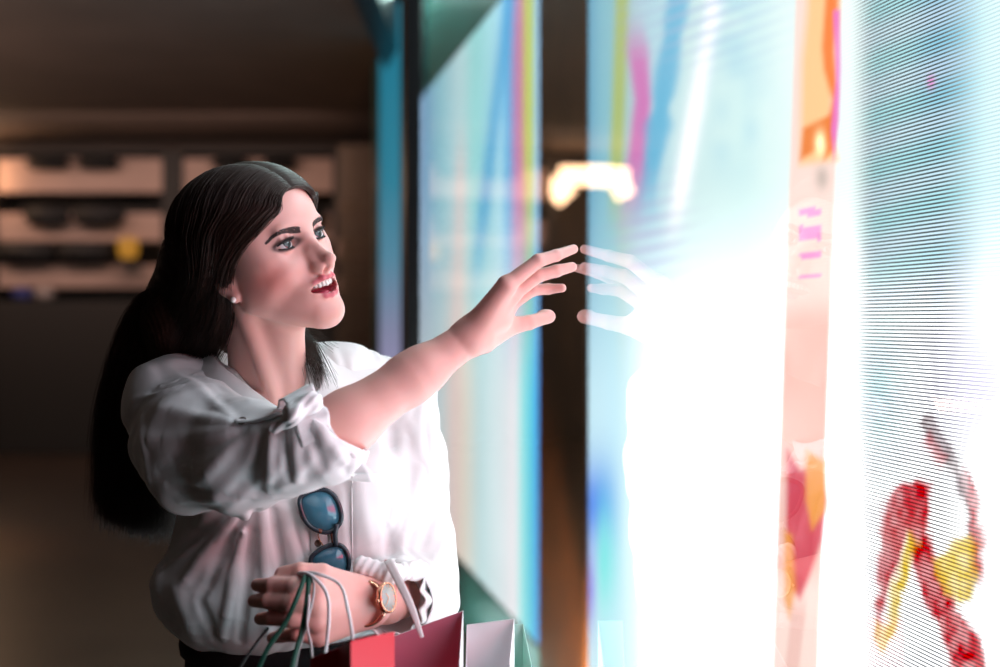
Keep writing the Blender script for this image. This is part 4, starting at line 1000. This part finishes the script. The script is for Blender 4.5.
for i, (a, b_, c_, lab) in enumerate(((10, 28, (.05, .06, .25), 'small blue box on the counter below the shelves'), (32, 50, (.45, .36, .33), 'small pale box on the counter next to the blue one'))):
    mb = MB(); mb.box((X((a+b_)/2, BY), BY+.12, Z(300, BY)+.067), (X(b_, BY)-X(a, BY), .16, .13), None, .02)
    o = mb.build('counter_box', mat('box_%d' % i, c_, .6)); set_origin(o, (X((a+b_)/2, BY), BY+.12, Z(300, BY))); tag(o, lab, 'box')
# slatted screen between the shelves and the video walls
sr = empty('slatted_screen', (X(358, 14), 14.2, 0), 'brown slatted timber screen beside the shelves', 'screen')
M_SLAT = mat('brown_slat', (.22, .145, .095), .6)
mb = MB()
for i in range(12):
    x = X(338+i*3.6, 14); mb.box((x, 14.2, 1.65), (.018, .05, 3.1))
mb.build('slats', M_SLAT, sr, smooth=False)
for a, c_ in ((200, 206), (238, 258), (276, 292), (330, 340)):
    wbox('rail', X(334, 14), X(382, 14), 14.24, 14.30, Z(c_, 14), Z(a, 14), M_TAN if a in (238, 276) else M_SLAT, None, sr)
wbox('backing', X(334, 14), X(384, 14), 14.4, 14.45, 0, 3.2, M_SHELF, None, sr)
# wall light that mirrors in the glass
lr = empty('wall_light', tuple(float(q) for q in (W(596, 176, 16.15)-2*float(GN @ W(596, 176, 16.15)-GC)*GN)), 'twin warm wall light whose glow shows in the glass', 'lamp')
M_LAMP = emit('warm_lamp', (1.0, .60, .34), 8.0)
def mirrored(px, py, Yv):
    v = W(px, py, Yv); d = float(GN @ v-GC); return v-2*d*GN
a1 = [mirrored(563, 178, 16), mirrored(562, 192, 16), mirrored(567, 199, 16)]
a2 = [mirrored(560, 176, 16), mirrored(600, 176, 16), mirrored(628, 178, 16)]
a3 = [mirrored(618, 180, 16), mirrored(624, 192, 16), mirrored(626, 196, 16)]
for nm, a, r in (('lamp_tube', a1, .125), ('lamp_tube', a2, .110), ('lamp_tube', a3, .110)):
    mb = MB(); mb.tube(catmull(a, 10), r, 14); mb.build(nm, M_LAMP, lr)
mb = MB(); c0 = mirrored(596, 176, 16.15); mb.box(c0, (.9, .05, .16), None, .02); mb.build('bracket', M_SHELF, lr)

# ------------------------------------------------------------------ light
def area(name, loc, rot, size, col, power, sy=None):
    l = bpy.data.lights.new(name, 'AREA'); l.energy = power; l.color = col; l.size = size
    if sy: l.shape = 'RECTANGLE'; l.size_y = sy
    o = bpy.data.objects.new(name, l); COL.objects.link(o); o.location = loc; o.rotation_euler = rot; return o
area('ceiling_strip', (-4.2, 13.2, 3.3), (.55, 0, 0), 5.0, (1, .72, .62), 48, .3)
def spot(name, loc, aim, ang, col, power):
    l = bpy.data.lights.new(name, 'SPOT'); l.energy = power; l.color = col; l.spot_size = ang; l.spot_blend = .8; l.shadow_soft_size = .12
    o = bpy.data.objects.new(name, l); COL.objects.link(o); o.location = loc; d = Vector(aim)-Vector(loc); o.rotation_euler = d.to_track_quat('-Z', 'Y').to_euler(); return o
spot('ceiling_spot', (-6.0, 8.4, 3.3), (-4.85, 8.4, 0), .98, (1, .46, .14), 1500)
spot('panel_fill', (.10, 3.45, .12), (.15, 4.25, .50), .85, (1, .50, .16), 230)  # unseen spot added low in the bay for the wood panel's orange gradient
M_WOOD = mat('warm_wood', (.15, .06, .02), .6, noise=.7, nscale=7)
slab('trim_2', 3.98, 4.57, 0, 3.42, .974, 1.04, M_WOOD)
l = bpy.data.lights.new('hall_fill', 'POINT'); l.energy = 4; l.color = (1, .66, .48); l.shadow_soft_size = .3; o = bpy.data.objects.new('hall_fill', l); COL.objects.link(o); o.location = (-8.5, 10.5, 1.2)  # point light added out of frame to lift the hall's ambient level
area('ceiling_fill', (-5.5, 9, .8), (PI, 0, 0), 1.5, (1, .74, .62), 45)  # unseen area light added to brighten the ceiling
area('bay_top_fill', (-.15, 5.6, 3.35), (0, 0, .18), .12, (.70, 1, .96), 80, 5.5)  # added inside the bay to light the teal panels round the screens
area('bay_floor_fill', (.80-.185*5.0, 5.0, .06), (0, -PI/2-.35, .18), .06, (.70, 1, .96), 10, 3.2)  # second added light, low down, for the teal panel under the far screen
w = bpy.data.worlds.new('night'); scene.world = w; w.use_nodes = True
w.node_tree.nodes['Background'].inputs[0].default_value = (.08, .09, .12, 1); w.node_tree.nodes['Background'].inputs[1].default_value = .3

cam = bpy.data.cameras.new('camera'); co = bpy.data.objects.new('camera', cam); COL.objects.link(co); scene.camera = co
co.location = (0, 0, EYE); co.rotation_euler = (PI/2, 0, 0); cam.sensor_width = 36; cam.lens = 50.4; cam.shift_y = -.0135
cam.dof.use_dof = True; cam.dof.focus_distance = 1.93; cam.dof.aperture_fstop = 2.2; cam.clip_start = .05; cam.clip_end = 200
scene.view_settings.view_transform = 'Standard'; scene.view_settings.look = 'None'; scene.view_settings.gamma = 1.0; scene.view_settings.exposure = 0.0
scene.view_settings.use_curve_mapping = False
scene.cycles.use_denoising = True; scene.cycles.max_bounces = 8; scene.cycles.transparent_max_bounces = 12; scene.cycles.sample_clamp_indirect = 6
